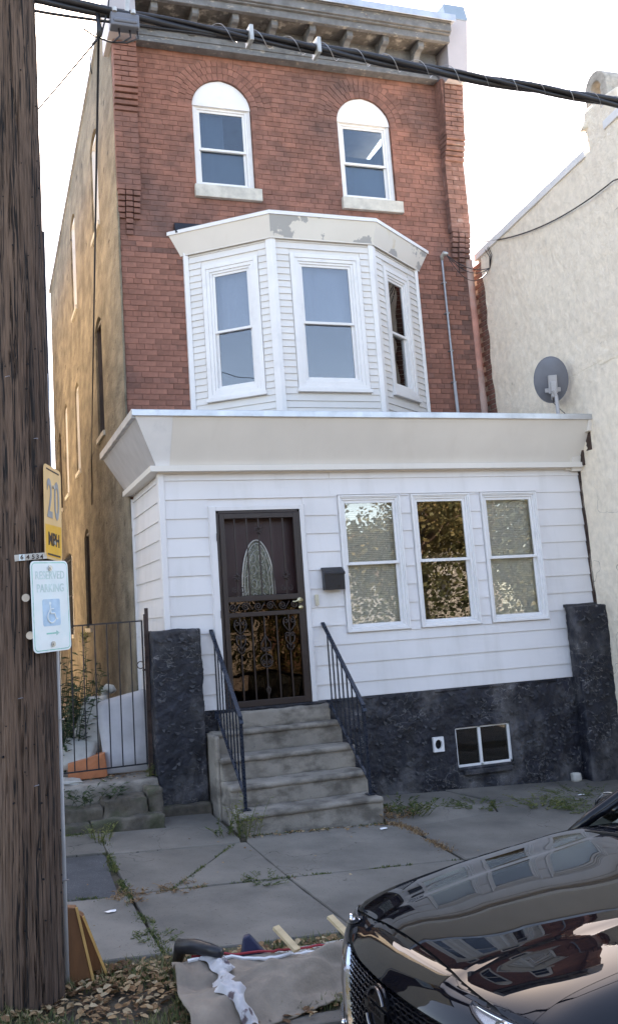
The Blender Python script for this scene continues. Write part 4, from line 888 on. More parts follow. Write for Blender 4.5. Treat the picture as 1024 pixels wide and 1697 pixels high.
# stucco skin over the brick, ragged at the far edge
ny, nz2 = 120, 220; V = []; F = []
for j in range(nz2+1):
    z = -.6+(7.75)*j/nz2
    for i in range(ny+1):
        t = i/ny; ys = -1.9 if z > 4.4 else -.90; y = ys+(edge(z)-ys)*t; zz = min(z, nzt(y)-.01)
        p = Vector((NX-.034, y, zz)); V.append(p+Vector((-1, 0, 0))*(fbm(p, 2.2, 5)*.013+fbm(p, 14, 2)*.002))
for j in range(nz2):
    for i in range(ny): a = j*(ny+1)+i; F.append((a, a+ny+1, a+ny+2, a+1))
b.add(V, F); b.build('stucco_skin', M_['stucco_w'], nb_, smooth=True)
wall_b = MB(); wall_b.box(NX-.004, NX+.01, 1.5, 2.4, 3.7, nzt(2.4)); wb = wall_b.build('brick_return', M_['mortar_pale'], nb_)
z = 3.75; k = 0
while z < 6.6:
    y = 1.50-(.1 if k % 2 else 0)+(.0 if z > 4.6 else -.05*(4.6-z))
    while y < 1.78:
        if z+CP < nzt(y+.1):
            b = MB(); b.box(NX-.012, NX, y, y+.195, z, z+CP-.013, rnd.random()); b.build('brick', M_['brick'], wb)
        y += .205
    z += CP; k += 1
def coping(y0, y1, dz):
    b = MB(); b.hexa([(NX-.06, y0, nzt(y0)-.04+dz), (NX+.4, y0, nzt(y0)-.04+dz), (NX+.4, y1, nzt(y1)-.04+dz), (NX-.06, y1, nzt(y1)-.04+dz), (NX-.06, y0, nzt(y0)+.06+dz), (NX+.4, y0, nzt(y0)+.08+dz), (NX+.4, y1, nzt(y1)+.08+dz), (NX-.06, y1, nzt(y1)+.06+dz)])
    b.build('roof_coping', M_['trim'], nb_, bevel=.008)
coping(-.80, 1.74, 0); coping(-1.9, -1.17, .10)
b = MB(); rough_box(b, NX-.03, NX+.45, -1.42, -.845, 6.7, 7.40, .04, .018, 3, .004, 60); b.box(NX-.06, NX+.48, -.90, -.80, 7.18, 7.27); ch = b.build('chimney', M_['stucco_w'], nb_, smooth=True)
b = MB(); n = 16; V = []
cyy, czz = -1.06, 7.40
for i in range(n+1):
    t = math.pi*i/n; ro, ri = .20, .095
    for (r_, x) in ((ro, NX), (ro, NX+.32), (ri, NX+.32), (ri, NX)): V.append((x, cyy+r_*math.cos(t)*.95, czz+.17+r_*math.sin(t)*1.15))
F = []
for i in range(n):
    for k in range(4): F.append((i*4+k, i*4+(k+1) % 4, (i+1)*4+(k+1) % 4, (i+1)*4+k))
b.add(V, F); b.box(NX, NX+.32, cyy-.19, cyy-.075, czz-.02, czz+.175); b.box(NX, NX+.32, cyy+.075, cyy+.19, czz-.02, czz+.175)
b.build('chimney_arch', M_['mortar_pale'], ch, bevel=.01)
b = MB(); b.box(NX+.3, 10, -.88, 9, -.8, 6.2); b.box(NX+.3, 10, -1.88, -.88, 4.4, 6.2); b.box(NX+.02, 10, -1.85, 1.7, 6.2, 6.5); b.build('house_body', M_['stucco_w'], nb_)
b = MB(); b.tube([(NX+.1, -1.2, 6.85), (NX+.1, -1.2, 7.05)], .08, 14); b.build('vent_cap', M_['dark'], nb_)

# ------------------------------------------------------------------ far dark house seen at the edge of the pole
fh = empty('dark_rear_house', (-1.5, 16, 0), 'dark gabled house far down the alley, seen at the edge of the pole', 'house')
b = MB(); b.prism([(-6, -1), (.17, -1), (.17, 6.3), (-.05, 10.9), (-6, 11)], 14.5, 20, axis='y'); b.build('wall', M_['grey_dark'], fh)
b = MB(); b.box(.0, .1, 14.42, 14.5, 4.2, 6.4); b.build('downpipe', M_['trim'], fh)

lh = empty('alley_shade_house', (-3.5, 5, 0), 'unseen pale stuccoed house added across the alley to darken it, hidden by the pole', 'house')  # unseen block added behind the pole to keep light out of the alley
b = MB(); b.box(-8, -1.3, 1.9, 12.5, -1, 8.8); b.build('wall', M_['stucco_w'], lh)
b = MB(); b.box(-8.1, -1.28, 1.8, 12.6, 8.8, 8.95); b.build('roof', M_['roofing'], lh)

# ------------------------------------------------------------------ satellite dish, conduit, wires
ds = empty('satellite_dish', (4.86, -.1, 3.82), 'grey oval satellite dish on the porch roof, seen from behind', 'satellite dish')
DC = Vector((4.865, -.08, 4.315)); dn = Vector((.42, .85, .30)).normalized()
bu = Vector((0, 0, 1)); bx = bu.cross(dn).normalized(); bz = dn.cross(bx).normalized()
b = MB(); V = [DC]; F = []; nr, na = 6, 36
for s_ in (0, 1):
    base = len(V)-1 if s_ == 0 else len(V)
    if s_: V.append(DC+dn*.006)
    c0 = 0 if s_ == 0 else base
    for i in range(1, nr+1):
        for k in range(na):
            t = 2*math.pi*k/na; r_ = i/nr; V.append(DC+bx*.20*r_*math.cos(t)+bz*.28*r_*math.sin(t)+dn*(.05*r_*r_+.006*s_))
    for k in range(na):
        a = c0+1+k; a2 = c0+1+(k+1) % na; F.append((c0, a2, a) if s_ == 0 else (c0, a, a2))
        for i in range(nr-1):
            p, q = c0+1+i*na+k, c0+1+i*na+(k+1) % na; f = (p, q, q+na, p+na); F.append(f if s_ == 0 else f[::-1])
b.add(V, F); b.tube([DC+bx*.20*math.cos(t*math.pi/18)+bz*.28*math.sin(t*math.pi/18)+dn*.053 for t in range(37)], .006, 6, cap=False); b.build('reflector', M_['dish'], ds, smooth=True)
b = MB(); b.tube([(4.855, -.14, 3.82), (4.855, -.14, 4.10), DC-dn*.07+Vector((-.02, 0, -.12))], .022, 10); b.box(4.77, 4.94, -.22, -.05, 3.82, 3.828); b.build('mast', M_['dish_arm'], ds, smooth=False)
b = MB(); b.bar(DC-dn*.05-bz*.16, DC-dn*.03+bz*.06, .10, .05, dn); b.bar(DC-dn*.09-bz*.2, DC-dn*.05-bz*.02, .06, .08, dn); b.bar(DC-dn*.02-bz*.12-bx*.09, DC-dn*.02-bz*.12+bx*.09, .05, .03, dn); b.build('bracket', M_['dish_arm'], ds, bevel=.004)
A0 = DC-dn*.03-bz*.20; A1 = A0+dn*.26-bz*.08+Vector((.03, 0, 0)); b = MB(); b.tube([A0, A0+dn*.12-bz*.06, A1, A1+dn*.10+bz*.09, A1+dn*.07+bz*.16], .015, 8); b.tube([A1+dn*.10+bz*.16, A1+dn*.0+bz*.19], [.026, .034], 12); b.build('receiver_arm', M_['dish_arm'], ds, smooth=True)
b = MB(); b.tube([A0, A0+dn*.1+bz*.02, A0+dn*.2-bz*.03, A1], .005, 6); b.tube([A0, A0-bz*.08, (5.02, -.1, 3.86), (5.16, -.12, 3.85)], .005, 6); b.build('coax_cable', M_['cable'], ds)
cd_ = empty('service_conduit', (4.56, 1.63, 3.9), 'thin grey service conduit with weatherhead running up the red brick', 'conduit')
b = MB(); b.tube([(4.585, 1.655, 3.82), (4.57, 1.655, 4.75)], .022, 10); b.build('pvc_sleeve', M_['grey_pvc'], cd_, smooth=True)
b = MB(); b.tube([(4.57, 1.655, 4.74), (4.565, 1.655, 6.56)], .016, 10)
for z in (4.75, 5.2, 5.75, 6.2): b.box(4.54, 4.595, 1.64, 1.70, z, z+.02)
b.build('conduit', M_['steel'], cd_, smooth=False)
b = MB(); b.tube([(4.566, 1.655, 6.54), (4.566, 1.65, 6.60), (4.58, 1.60, 6.63), (4.60, 1.56, 6.60)], [.02, .03, .034, .024], 10); b.build('weatherhead', M_['alu'], cd_, smooth=True)
def sag(a, c, s_, n=20): a = Vector(a); c = Vector(c); return [a.lerp(c, i/n)-Vector((0, 0, s_*4*(i/n)*(1-i/n))) for i in range(n+1)]
dw = empty('service_drop_wire', (5.1, 1.3, 6.3), 'looping black service wires between the weatherhead and the stucco wall', 'wire')
for k, (s_, r_) in enumerate(((.10, .006), (.16, .006), (.28, .005))):
    b = MB(); b.tube(sag((4.59, 1.57, 6.60), (5.16, 1.40, 6.36), s_), r_, 6); b.build('strand', M_['cable'], dw, smooth=True)
for k, (y, s_) in enumerate(((1.42, .05), (1.36, .09), (1.33, -.02))):
    b = MB(); b.tube([(5.16, 1.40, 6.36), (5.13, 1.33-.03*k, 6.5), (5.14, y, 6.62), (5.17, y+.14, 6.9)], .0055, 6); b.build('strand', M_['cable'], dw, smooth=True)
b = MB(); b.tube([(5.15, 1.66, 6.86)]+sag((5.15, 1.5, 6.80), (5.12, -1.25, 6.33), .16)+sag((5.12, -1.25, 6.33), (4.2, -5.5, 5.6), .2), .008, 6); b.build('wire', M_['cable'], None, smooth=True, label='thin black wire sagging across the cream stucco wall', cat='wire')

# ------------------------------------------------------------------ utility pole, signs, cables
pole = empty('utility_pole', (-1.6, -3.9, -.2), 'thick weathered brown wooden utility pole with deep vertical checks', 'pole')
PX, PY = -1.603, -3.9
b = MB(); na, nh = 260, 420; V = []; F = []
for j in range(nh+1):
    z = -.5+8.3*j/nh; r_ = .178-.004*(z)*.8
    for i in range(na):
        t = 2*math.pi*i/na; q = Vector((math.cos(t)*1.6, math.sin(t)*1.6, z*.16))
        w1 = noise.noise(q*5.2+Vector((0, 0, z*.05))); cr = max(0, 1-abs(w1)*14); w2 = noise.noise(q*11+Vector((9, 0, 0))); cr2 = max(0, 1-abs(w2)*9)
        d = -.022*cr*max(0, min(1, .5+2*noise.noise(q*2.2+Vector((5, 5, 5)))))-.005*cr2+.004*noise.noise(q*26)+.0025*noise.noise(Vector((q.x*40, q.y*40, z*1.4)))
        V.append((PX+(r_+d)*math.cos(t)+.006*math.sin(z*.8), PY+(r_+d)*math.sin(t), z))
for j in range(nh):
    for i in range(na): a = j*na+i; a2 = j*na+(i+1) % na; F.append((a, a2, a2+na, a+na))
b.add(V, F); b.build('shaft', M_['wood'], pole, smooth=True)
b = MB(); b.tube([(-1.406, -3.80, -.3), (-1.409, -3.79, .85), (-1.414, -3.78, 1.70), (-1.43, -3.78, 3.2)], .0165, 12); cn = b.build('ground_conduit', M_['grey_pvc'], pole, smooth=True)
for z in (.35, 1.2): b = MB(); b.bar((-1.44, -3.815, z), (-1.38, -3.815, z), .012, .006); b.build('strap', M_['steel'], cn)
b = MB(); b.tube([(-1.425, -3.79, 2.75), (-1.42, -3.78, 3.1), (-1.425, -3.78, 4.1)], .010, 8); b.build('riser_cable', M_['cable'], pole, smooth=True)
r_ = random.Random(4); b = MB()
for k in range(70):
    z = r_.uniform(.0, 5.0); t = R(r_.uniform(205, 350)); rr_ = .178-.0032*z; c_ = Vector((PX+rr_*math.cos(t), PY+rr_*math.sin(t), z)); b.disc(c_, (math.cos(t), math.sin(t), 0), r_.choice((.003, .004, .006)), 6, .012)
b.build('nail_heads', M_['dark'], pole, kind='stuff')
for k, (t, z) in enumerate(((250, 3.1), (300, 2.75), (285, .9), (262, 1.35))):
    t = R(t); rr_ = .178-.0032*z; c_ = Vector((PX+(rr_+.002)*math.cos(t), PY+(rr_+.002)*math.sin(t), z)); sd_ = Vector((-math.sin(t), math.cos(t), 0)); b = MB(); b.tube([c_-sd_*.012+Vector((0, 0, .0)), c_-sd_*.012+Vector((math.cos(t)*.006, math.sin(t)*.006, 0)), c_+sd_*.012+Vector((math.cos(t)*.006, math.sin(t)*.006, .004)), c_+sd_*.012], .0018, 5); b.build('staple', M_['steel'], pole)
for (x, z) in ((-1.592, 1.873), (-1.574, 1.674)):
    b = MB(); b.tube([(x, -4.07, z), (x, -4.10, z)], .008, 8); b.disc((x, -4.105, z), (0.2, 1, .1), .021, 14, .014); b.build('lag_bolt', M_['alu'], pole, smooth=False)
b = MB(); b.bar((-1.645, -4.082, 2.088), (-1.475, -4.062, 2.098), .034, .003, (0, 1, 0)); tg = b.build('number_strip', M_['alu'], pole)
MT = lambda loc, ang, rolla=0: Matrix.Translation(loc) @ Matrix.Rotation(ang, 4, 'Z') @ Matrix.Rotation(R(90), 4, 'X') @ Matrix.Rotation(rolla, 4, 'Z')
b = MB(); b.box(-1.622, -1.592, -4.088, -4.084, 2.073, 2.107); b.build('number_tile', M_['sign_white'], tg)
for ch_, x in (('6', -1.607), ('4', -1.575), ('5', -1.547), ('3', -1.524), ('4', -1.502)):
    text_obj('numeral', ch_, .034, M_['sign_black'], MT((x, -4.0895+(x+1.607)*.1, 2.0905), R(4)), tg, bold=.0008)
def sign_plate(w_, h, r_, m_, M, parent, y0=0, y1=.003, name='plate'):
    n = 6; P = []
    for cx, cz, a0 in ((w_/2-r_, h/2-r_, 0), (-w_/2+r_, h/2-r_, 90), (-w_/2+r_, -h/2+r_, 180), (w_/2-r_, -h/2+r_, 270)):
        P += [(cx+r_*math.cos(R(a0+90*i/n)), cz+r_*math.sin(R(a0+90*i/n))) for i in range(n+1)]
    b = MB(); b.prism(P, y0, y1); b.v = [tuple(M @ Vector(v)) for v in b.v]; return b.build(name, m_, parent)
# reserved parking sign
sg = empty('parking_sign', (-1.46, -4.0, 1.57), 'faded white and green reserved parking sign with wheelchair symbol on the pole', 'sign')
SM = Matrix.Translation((-1.455, -4.03, 1.825)) @ Matrix.Rotation(R(42), 4, 'Z') @ Matrix.Rotation(R(-1.5), 4, 'Y')
W_, H_ = .29, .49
sign_plate(W_, H_, .03, M_['sign_white'], SM, sg)
sign_plate(W_-.016, H_-.016, .025, M_['sign_green'], SM, sg, -.0006, 0, 'border'); sign_plate(W_-.026, H_-.026, .021, M_['sign_white'], SM, sg, -.0012, -.0005, 'face')
tm = lambda x, z: SM @ Matrix.Translation((x, -.0018, z)) @ Matrix.Rotation(R(90), 4, 'X')
text_obj('lettering', 'RESERVED', .062, M_['sign_pale'], tm(0, .165), sg, sx=.82, bold=.0006); text_obj('lettering', 'PARKING', .062, M_['sign_pale'], tm(0, .095), sg, sx=.82, bold=.001)
sign_plate(.135, .145, .012, M_['sign_blue'], SM @ Matrix.Translation((0, 0, -.035)), sg, -.002, -.0011, 'symbol_panel')
b = MB(); q = lambda x, z: SM @ Vector((x*.95, -.0035, z*.95-.035)); ts = .0045
b.disc(q(-.012, .052), SM.to_3x3() @ Vector((0, 1, 0)), .0085, 12, .001)
for pl_ in ([(-.012, .04), (-.010, -.005), (.022, -.006), (.034, -.04), (.046, -.036)], [(-.011, .02), (.016, .02)], [(-.022+.0, .016)]+[(-.002+.034*math.cos(R(a)), -.024+.034*math.sin(R(a))) for a in range(120, 345, 15)]):
    for i in range(len(pl_)-1): b.bar(q(*pl_[i]), q(*pl_[i+1]), .0015, ts*1.5, SM.to_3x3() @ Vector((0, 1, 0)) if False else (0, 0, 1)) if False else b.tube([q(*pl_[i]), q(*pl_[i+1])], .0042, 6)
b.build('wheelchair_symbol', M_['sign_white'], sg)
b = MB(); ar = [(-.045, -.004), (.03, -.004), (.03, -.014), (.055, 0), (.03, .014), (.03, .004), (-.045, .004)]; b.prism([(x, z-.147) for x, z in ar], -.0022, -.0013); b.v = [tuple(SM @ Vector(v)) for v in b.v]; b.build('arrow', M_['sign_green'], sg)
for z in (.205, -.205):
    b = MB(); c_ = SM @ Vector((0, -.005, z)); b.disc(c_, SM.to_3x3() @ Vector((0, 1, 0)), .015, 16, .006); b.disc(SM @ Vector((0, -.011, z)), SM.to_3x3() @ Vector((0, 1, 0)), .008, 6, .008); b.build('bolt', M_['alu'], sg)
# 20 mph plate
mg = empty('speed_sign', (-1.43, -3.95, 2.1), 'yellow 20 MPH speed plate with bleached top, turned edge-on on the pole', 'sign')
GM = Matrix.Translation((-1.422, -3.93, 2.345)) @ Matrix.Rotation(R(67), 4, 'Z') @ Matrix.Rotation(R(1.5), 4, 'Y')
GW, GH = .30, .53
sign_plate(GW, GH, .035, M_['sign_peach'], GM, mg)
b = MB(); P = [(-GW/2+.012, -.12), (GW/2-.012, -.12), (GW/2-.012, -GH/2+.04), (GW/2-.03, -GH/2+.014), (-GW/2+.03, -GH/2+.014), (-GW/2+.012, -GH/2+.04)]; P = [(x, z+.0) for x, z in P]
P[0] = (-GW/2+.012, -.075); P[1] = (GW/2-.012, -.065); b.prism(P, -.0012, 0); b.v = [tuple(GM @ Vector(v)) for v in b.v]; b.build('yellow_band', M_['sign_yellow'], mg)
gm = lambda x, z: GM @ Matrix.Translation((x, -.0022, z)) @ Matrix.Rotation(R(90), 4, 'X')
for ch_, x in (('2', -.062), ('0', .062)): text_obj('numeral', ch_, .31, M_['sign_grey'], gm(x, .065), mg, sx=.62, bold=.004)
text_obj('lettering', 'MPH', .10, M_['sign_black'], gm(0, -.155), mg, sx=.98, bold=.003)
b = MB(); b.box(-.11, .11, -.002, -.0013, -GH/2+.022, -GH/2+.032); b.box(-.11, .11, -.002, -.0003, GH/2-.028, GH/2-.020); b.v = [tuple(GM @ Vector(v)) for v in b.v]; b.build('border_line', M_['sign_black'], mg)
b = MB(); 
for z in (.15, -.17): b.disc(GM @ Vector((0, -.006, z)), GM.to_3x3() @ Vector((0, 1, 0)), .011, 10, .008)
b.build('bolt', M_['alu'], mg)
# cable bundle
cz_ = lambda x: 5.565-.042*(x+.9)
cbun = empty('cable_bundle', (0, -3.9, 5.5), 'thick lashed black cable bundle crossing in front of the cornice', 'cable')
CX = [-4.0+i*.12 for i in range(110)]
for k in range(3):
    b = MB(); b.tube([(x, -3.9+.020*math.cos(x*3.0+k*2.094), cz_(x)+.022*math.sin(x*3.0+k*2.094)) for x in CX], [.023, .019, .015][k], 8); b.build('cable', M_['cable'], cbun, smooth=True)
b = MB(); n = 2200; b.tube([(-.35+9*i/n, -3.9+.047*math.cos(9*i/n*26), cz_(-.35+9*i/n)+.049*math.sin(9*i/n*26)) for i in range(n+1)], .0026, 4); b.build('lashing_wire', M_['steel'], cbun)
b = MB(); b.tube([(x, -3.9, cz_(x)-.035-.05*max(0, min(1, (-.3-x)/1.0))) for x in CX[:32]], .010, 6); b.build('cable', M_['cable'], cbun, smooth=True)
for x in (-.05, .43): b = MB(); b.box(x-.014, x+.014, -3.955, -3.845, cz_(x)-.055, cz_(x)+.06); b.build('clamp', M_['alu'], cbun, bevel=.004)
bxo = empty('cable_terminal', (-.9, -3.9, 5.4), 'grey splice terminal box hanging from the cable bundle', 'terminal box')
b = MB(); b.box(-.985, -.80, -3.95, -3.87, 5.49-.04, 5.545); b.box(-.97, -.815, -3.96, -3.86, 5.47, 5.50); b.build('box', M_['dish'], bxo, bevel=.01)
b = MB(); b.bar((-.88, -3.93, 5.54), (-.865, -3.93, 5.68), .028, .008, (0, 1, 0)); b.build('strap', M_['alu'], bxo)
for k, x in enumerate((-.96, -.84)): b = MB(); b.tube([(x, -3.95, 5.54), (x, -3.95, 5.565)], .016, 10); b.build('knob', M_['alu'], bxo)
for k, x in enumerate((-.93, -.86, -.81)): b = MB(); b.tube([(x, -3.91, 5.46), (x+.005, -3.91, 5.40), (x-.03-.02*k, -3.91, 5.36), (-.98, -3.90, 5.355), (-1.08, -3.89, 5.39), (-1.15, -3.88, 5.44)], .006, 6); b.build('tail', M_['cable'], bxo, smooth=True)
b = MB(); b.tube([(-1.07, -3.9, 5.60), (-1.06, -3.9, 5.50), (-1.05, -3.9, 5.44), (-1.055, -3.9, 5.38)], [.007, .012, .02, .012], 8); b.tube([(-1.055, -3.9, 5.38), (-1.10, -3.9, 5.33), (-1.12, -3.9, 5.2), (-1.11, -3.9, 5.12)], .004, 5); b.build('drop_clamp', M_['cable'], None, smooth=True, label='wire wedge clamp dangling under the cable bundle near the pole', cat='clamp')
b = MB(); b.tube([(-1.05, -3.9, 5.55), (-1.055, -3.88, 5.40)]+sag((-1.055, -3.88, 5.40), (-.05, 4.84, 4.3), .0, 24)+[(-.045, 4.9, 3.9), (-.045, 5.0, 3.6)], .009, 6); b.build('drop_wire', M_['cable'], None, smooth=True, label='thin black drop wire running from the cables to the ochre side wall', cat='wire')
b = MB(); b.tube([(-.97, -3.9, 5.78), (-.99, -3.9, 5.60), (-1.04, -3.9, 5.40)]+sag((-1.04, -3.9, 5.40), (-3, 3, 6.4), .1, 10), .006, 6); b.build('drop_wire', M_['cable'], None, smooth=True, label='second drop wire leaving the cables behind the pole', cat='wire')
# boards leaning behind the pole
lb_ = [((-1.46, -3.66, -.19), (-1.36, -3.60, -.19), .40, -.05, 0.02), ((-1.36, -3.70, -.19), (-1.20, -3.62, -.19), .34, -.12, .03)]
b = MB(); b.hexa([(-1.43, -3.80, -.2), (-1.27, -3.80, -.2), (-1.25, -3.70, -.2), (-1.43, -3.70, -.2), (-1.43, -3.76, .20), (-1.345, -3.76, .185), (-1.335, -3.70, .185), (-1.43, -3.70, .20)]); 
bo = b.build('board', M_['orange_wood'], None, bevel=.003, label='orange-brown board standing against the foot of the pole', cat='board', group='boards at the foot of the pole')
b = MB(); b.hexa([(-1.275, -3.72, -.2), (-1.185, -3.72, -.2), (-1.175, -3.62, -.2), (-1.26, -3.62, -.2), (-1.325, -3.72, .14), (-1.30, -3.72, .12), (-1.29, -3.64, .12), (-1.315, -3.64, .14)])
b.build('board', M_['orange_wood'], None, bevel=.003, label='shorter tilted orange board just right of the taller one', cat='board', group='boards at the foot of the pole')
for o, pp in ((bo, ((-1.262, -3.802, -.2), (-1.34, -3.762, .188))), (bpy.data.objects['board.001'], ((-1.180, -3.722, -.2), (-1.300, -3.722, .125)))):
    b = MB(); b.bar(pp[0], pp[1], .014, .01, (0, 1, 0)); b.build('raw_edge', M_['orange_edge'], o)

# ------------------------------------------------------------------ parked car
def catmull(T, s):
    n = len(T); i = max(0, min(n-2, int(s))); f = s-i
    p0, p1, p2, p3 = T[max(i-1, 0)], T[i], T[i+1], T[min(i+2, n-1)]
    return [0.5*((2*b)+(-a+c)*f+(2*a-5*b+4*c-d)*f*f+(-a+3*b-3*c+d)*f**3) for a, b, c, d in zip(p0, p1, p2, p3)]
#        x     z     hw   setback drop
PROF = [(.16, .17, .78, .34, .0), (.05, .24, .84, .38, .0), (.01, .36, .88, .42, .0), (.0, .50, .89, .44, .0), (.01, .62, .885, .45, .0), (.035, .70, .87, .45, .01), (.10, .765, .85, .43, .025),
        (0.26, .825, .835, .34, .045), (.50, .872, .83, .22, .05), (.80, .918, .835, .10, .048), (1.10, .955, .845, .04, .042), (1.36, .985, .86, .0, .04), (1.7, 1.0, .87, .0, .04), (2.4, 1.0, .87, 0, .03), (3.3, 1.02, .865, 0, .03), (4.0, 1.05, .85, 0, .03), (4.45, 1.06, .83, -.06, .04), (4.75, 1.03, .80, -.16, .03), (4.84, .95, .82, -.2, .0), (4.86, .75, .86, -.22, 0), (4.85, .5, .87, -.22, 0), (4.8, .28, .83, -.2, 0)]
car = empty('parked_car', (-.48, -5.74, -.40), 'shiny black sedan parked at the kerb reflecting the house in its bonnet', 'car')
car.rotation_euler = (0, .045, R(-.5)); CW = wmat(car)
def crease(s, t):
    a = abs(t); k = max(0, min(1, (s-5.2)/1.5))*max(0, min(1, (11.5-s)/.8)); c_ = .40+.035*(s-6)
    return k*(.009/(1+math.exp((a-c_)*70)))
def PS(s, t, off=0):
    x, z, hw, cb, dr = catmull(PROF, s); a = abs(t)
    y = hw*t*.945; cb *= .50; z *= 1.055; xx = x+cb*(a**2.6)*.92+cb*.08*a; zz = z-dr*((.30*a*a+.70*max(0, (a-.62)/.38)**2) if 6 < s < 12 else a**2.2)-.03*max(0, (a-.86)/.14)**2+crease(s, t)
    p = Vector((xx, y, zz))
    if off:
        e = .01; u = PS(min(s+e, 20.99), t)-PS(s, t) if s < 20.9 else PS(s, t)-PS(s-e, t); v = PS(s, t+e)-PS(s, t); n = u.cross(v); n.normalize()
        p = p+n*off
    return p
paint = mat('black_car_paint', (.003, .0035, .006), .12, .0, 1, coat=1.0, spec=.8)
pb_ = paint.node_tree.nodes['Principled BSDF']; 
for l in list(paint.node_tree.links):
    if l.to_socket == pb_.inputs['Roughness']: paint.node_tree.links.remove(l)
pb_.inputs['Roughness'].default_value = .06; pb_.inputs['Coat Roughness'].default_value = .01; pb_.inputs['Coat IOR'].default_value = 1.45; pb_.inputs['Specular IOR Level'].default_value = .0
chrome = mat('chrome', (.75, .76, .8), .08, 0, 1, metal=1); chrome.node_tree.nodes['Principled BSDF'].inputs['Roughness'].default_value = .08
gloss_black = mat('gloss_black_trim', (.006, .006, .008), .15, 0, 1); matte_black = mat('black_grille_plastic', (.008, .008, .009), .45, 0, 1)
lens = glass_mat('clear_lens', (.95, .96, .97), 1.0, .03, .0002); cglass = glass_mat('car_glass', (.30, .36, .34), 1.5, .06, .0)
amber = mat('headlight_bowl', (.55, .50, .46), .18, .1, 30, metal=.85); rub = mat('tyre_rubber', (.018, .018, .018), .8, .1, 30)
def patch(s0, s1, t0, t1, ns, nt_, off, m, name, par, inv=False):
    b = MB(); V = [PS(s0+(s1-s0)*i/ns, t0+(t1-t0)*j/nt_, off) for i in range(ns+1) for j in range(nt_+1)]
    F = [(i*(nt_+1)+j, (i+1)*(nt_+1)+j, (i+1)*(nt_+1)+j+1, i*(nt_+1)+j+1) for i in range(ns) for j in range(nt_)]
    b.add(V, F); return b
def put(b, name, m, par=car, **k): return b.build(name, m, par, M=CW, **k)
HSF = lambda t: 6.45-.75*min(1, abs(t)/.84)**2
HS0, HS1, HT = 6.08, 11.35, .835
NS, NT = 420, 80; V = [PS(21*i/NS, -1+2*j/NT) for i in range(NS+1) for j in range(NT+1)]
def region(s, t):
    a = abs(t)
    if HSF(t)-.02 < s < HS1 and a < HT: return 'hood'
    if 1.3 < s < 4.75 and a < .50-.17*max(0, (4.9-s))/3.6: return 'grille'
    if 4.55 < s < 6.0 and .60 < a: return 'lamp' if s > 5.75-1.2*(a-.60)/.4*.9 -.25 else 'body'
    if .9 < s < 3 and .6 < a < .86: return 'intake'
    return 'body'
body = MB(); F = []
for i in range(NS):
    for j in range(NT):
        s = 21*(i+.5)/NS; t = -1+2*(j+.5)/NT
        if region(s, t) == 'body' or (region(s, t) == 'lamp'): F.append((i*(NT+1)+j, (i+1)*(NT+1)+j, (i+1)*(NT+1)+j+1, i*(NT+1)+j+1))
body.add(V, F)
# sides
arch_x = (.98, 3.82)
for sg_ in (-1, 1):
    cols = []
    edge0 = [PS(5, sg_), PS(4.6, sg_), PS(4, sg_), PS(3.2, sg_), PS(2, sg_), PS(1, sg_), PS(0, sg_)]
    cols.append(edge0)
    k = 5.2
    while k <= 17.6:
        p = PS(k, sg_); x = p.x
        col = [p]
        for f, (dy, zt) in enumerate(((.028, .90), (.052, .78), (.058, .62), (.05, .45), (.035, .30), (-.02, .19))):
            taper = min(1, max(0, (x-.45)/.5))*min(1, max(0, (4.8-x)/.4)); zz = min(zt, p.z-.03-.012*f)
            cr_ = .012*math.exp(-((zz-.70)/.03)**2)
            y = abs(p.y)+(dy*taper)+(cr_*taper); q = Vector((x, sg_*y, zz))
            for ax in arch_x:
                if abs(x-ax) < .375:
                    zl = .33+math.sqrt(.375**2-(x-ax)**2)
                    if q.z < zl: q.z = zl-.002*f; q.y = sg_*(abs(p.y)+.06)
            col.append(q)
        cols.append(col); k += .05
    x_end = [PS(17.6, sg_)]+[PS(s_, sg_) for s_ in (18, 18.5, 19, 19.5, 20.2, 21)]; cols.append(x_end)
    n = len(cols[0]); V2 = [q for c_ in cols for q in c_]
    F2 = []
    for i in range(len(cols)-1):
        for j in range(n-1):
            q = (i*n+j, (i+1)*n+j, (i+1)*n+j+1, i*n+j+1); F2.append(q if sg_ < 0 else q[::-1])
    body.add(V2, F2)
bo_ = put(body, 'body', paint, smooth=True)
smooth_angle(bo_, 50)
# hood with a real shut line
h = MB(); n1, n2 = 110, 64
h.add([PS(HSF(t)+.05+(HS1-.02-HSF(t)-.05)*i/n1, t, .001) for i in range(n1+1) for t in [(-HT+.006)+(2*HT-.012)*j/n2 for j in range(n2+1)]], [(i*(n2+1)+j, (i+1)*(n2+1)+j, (i+1)*(n2+1)+j+1, i*(n2+1)+j+1) for i in range(n1) for j in range(n2)]); put(h, 'hood', paint, smooth=True)
b = MB(); n1, n2 = 60, 40
b.add([PS(HSF(t)-.12+(HS1+.05-HSF(t)+.12)*i/n1, t, -.012) for i in range(n1+1) for t in [(-HT-.02)+(2*HT+.04)*j/n2 for j in range(n2+1)]], [(i*(n2+1)+j, (i+1)*(n2+1)+j, (i+1)*(n2+1)+j+1, i*(n2+1)+j+1) for i in range(n1) for j in range(n2)]); put(b, 'hood_gap', matte_black, smooth=True)
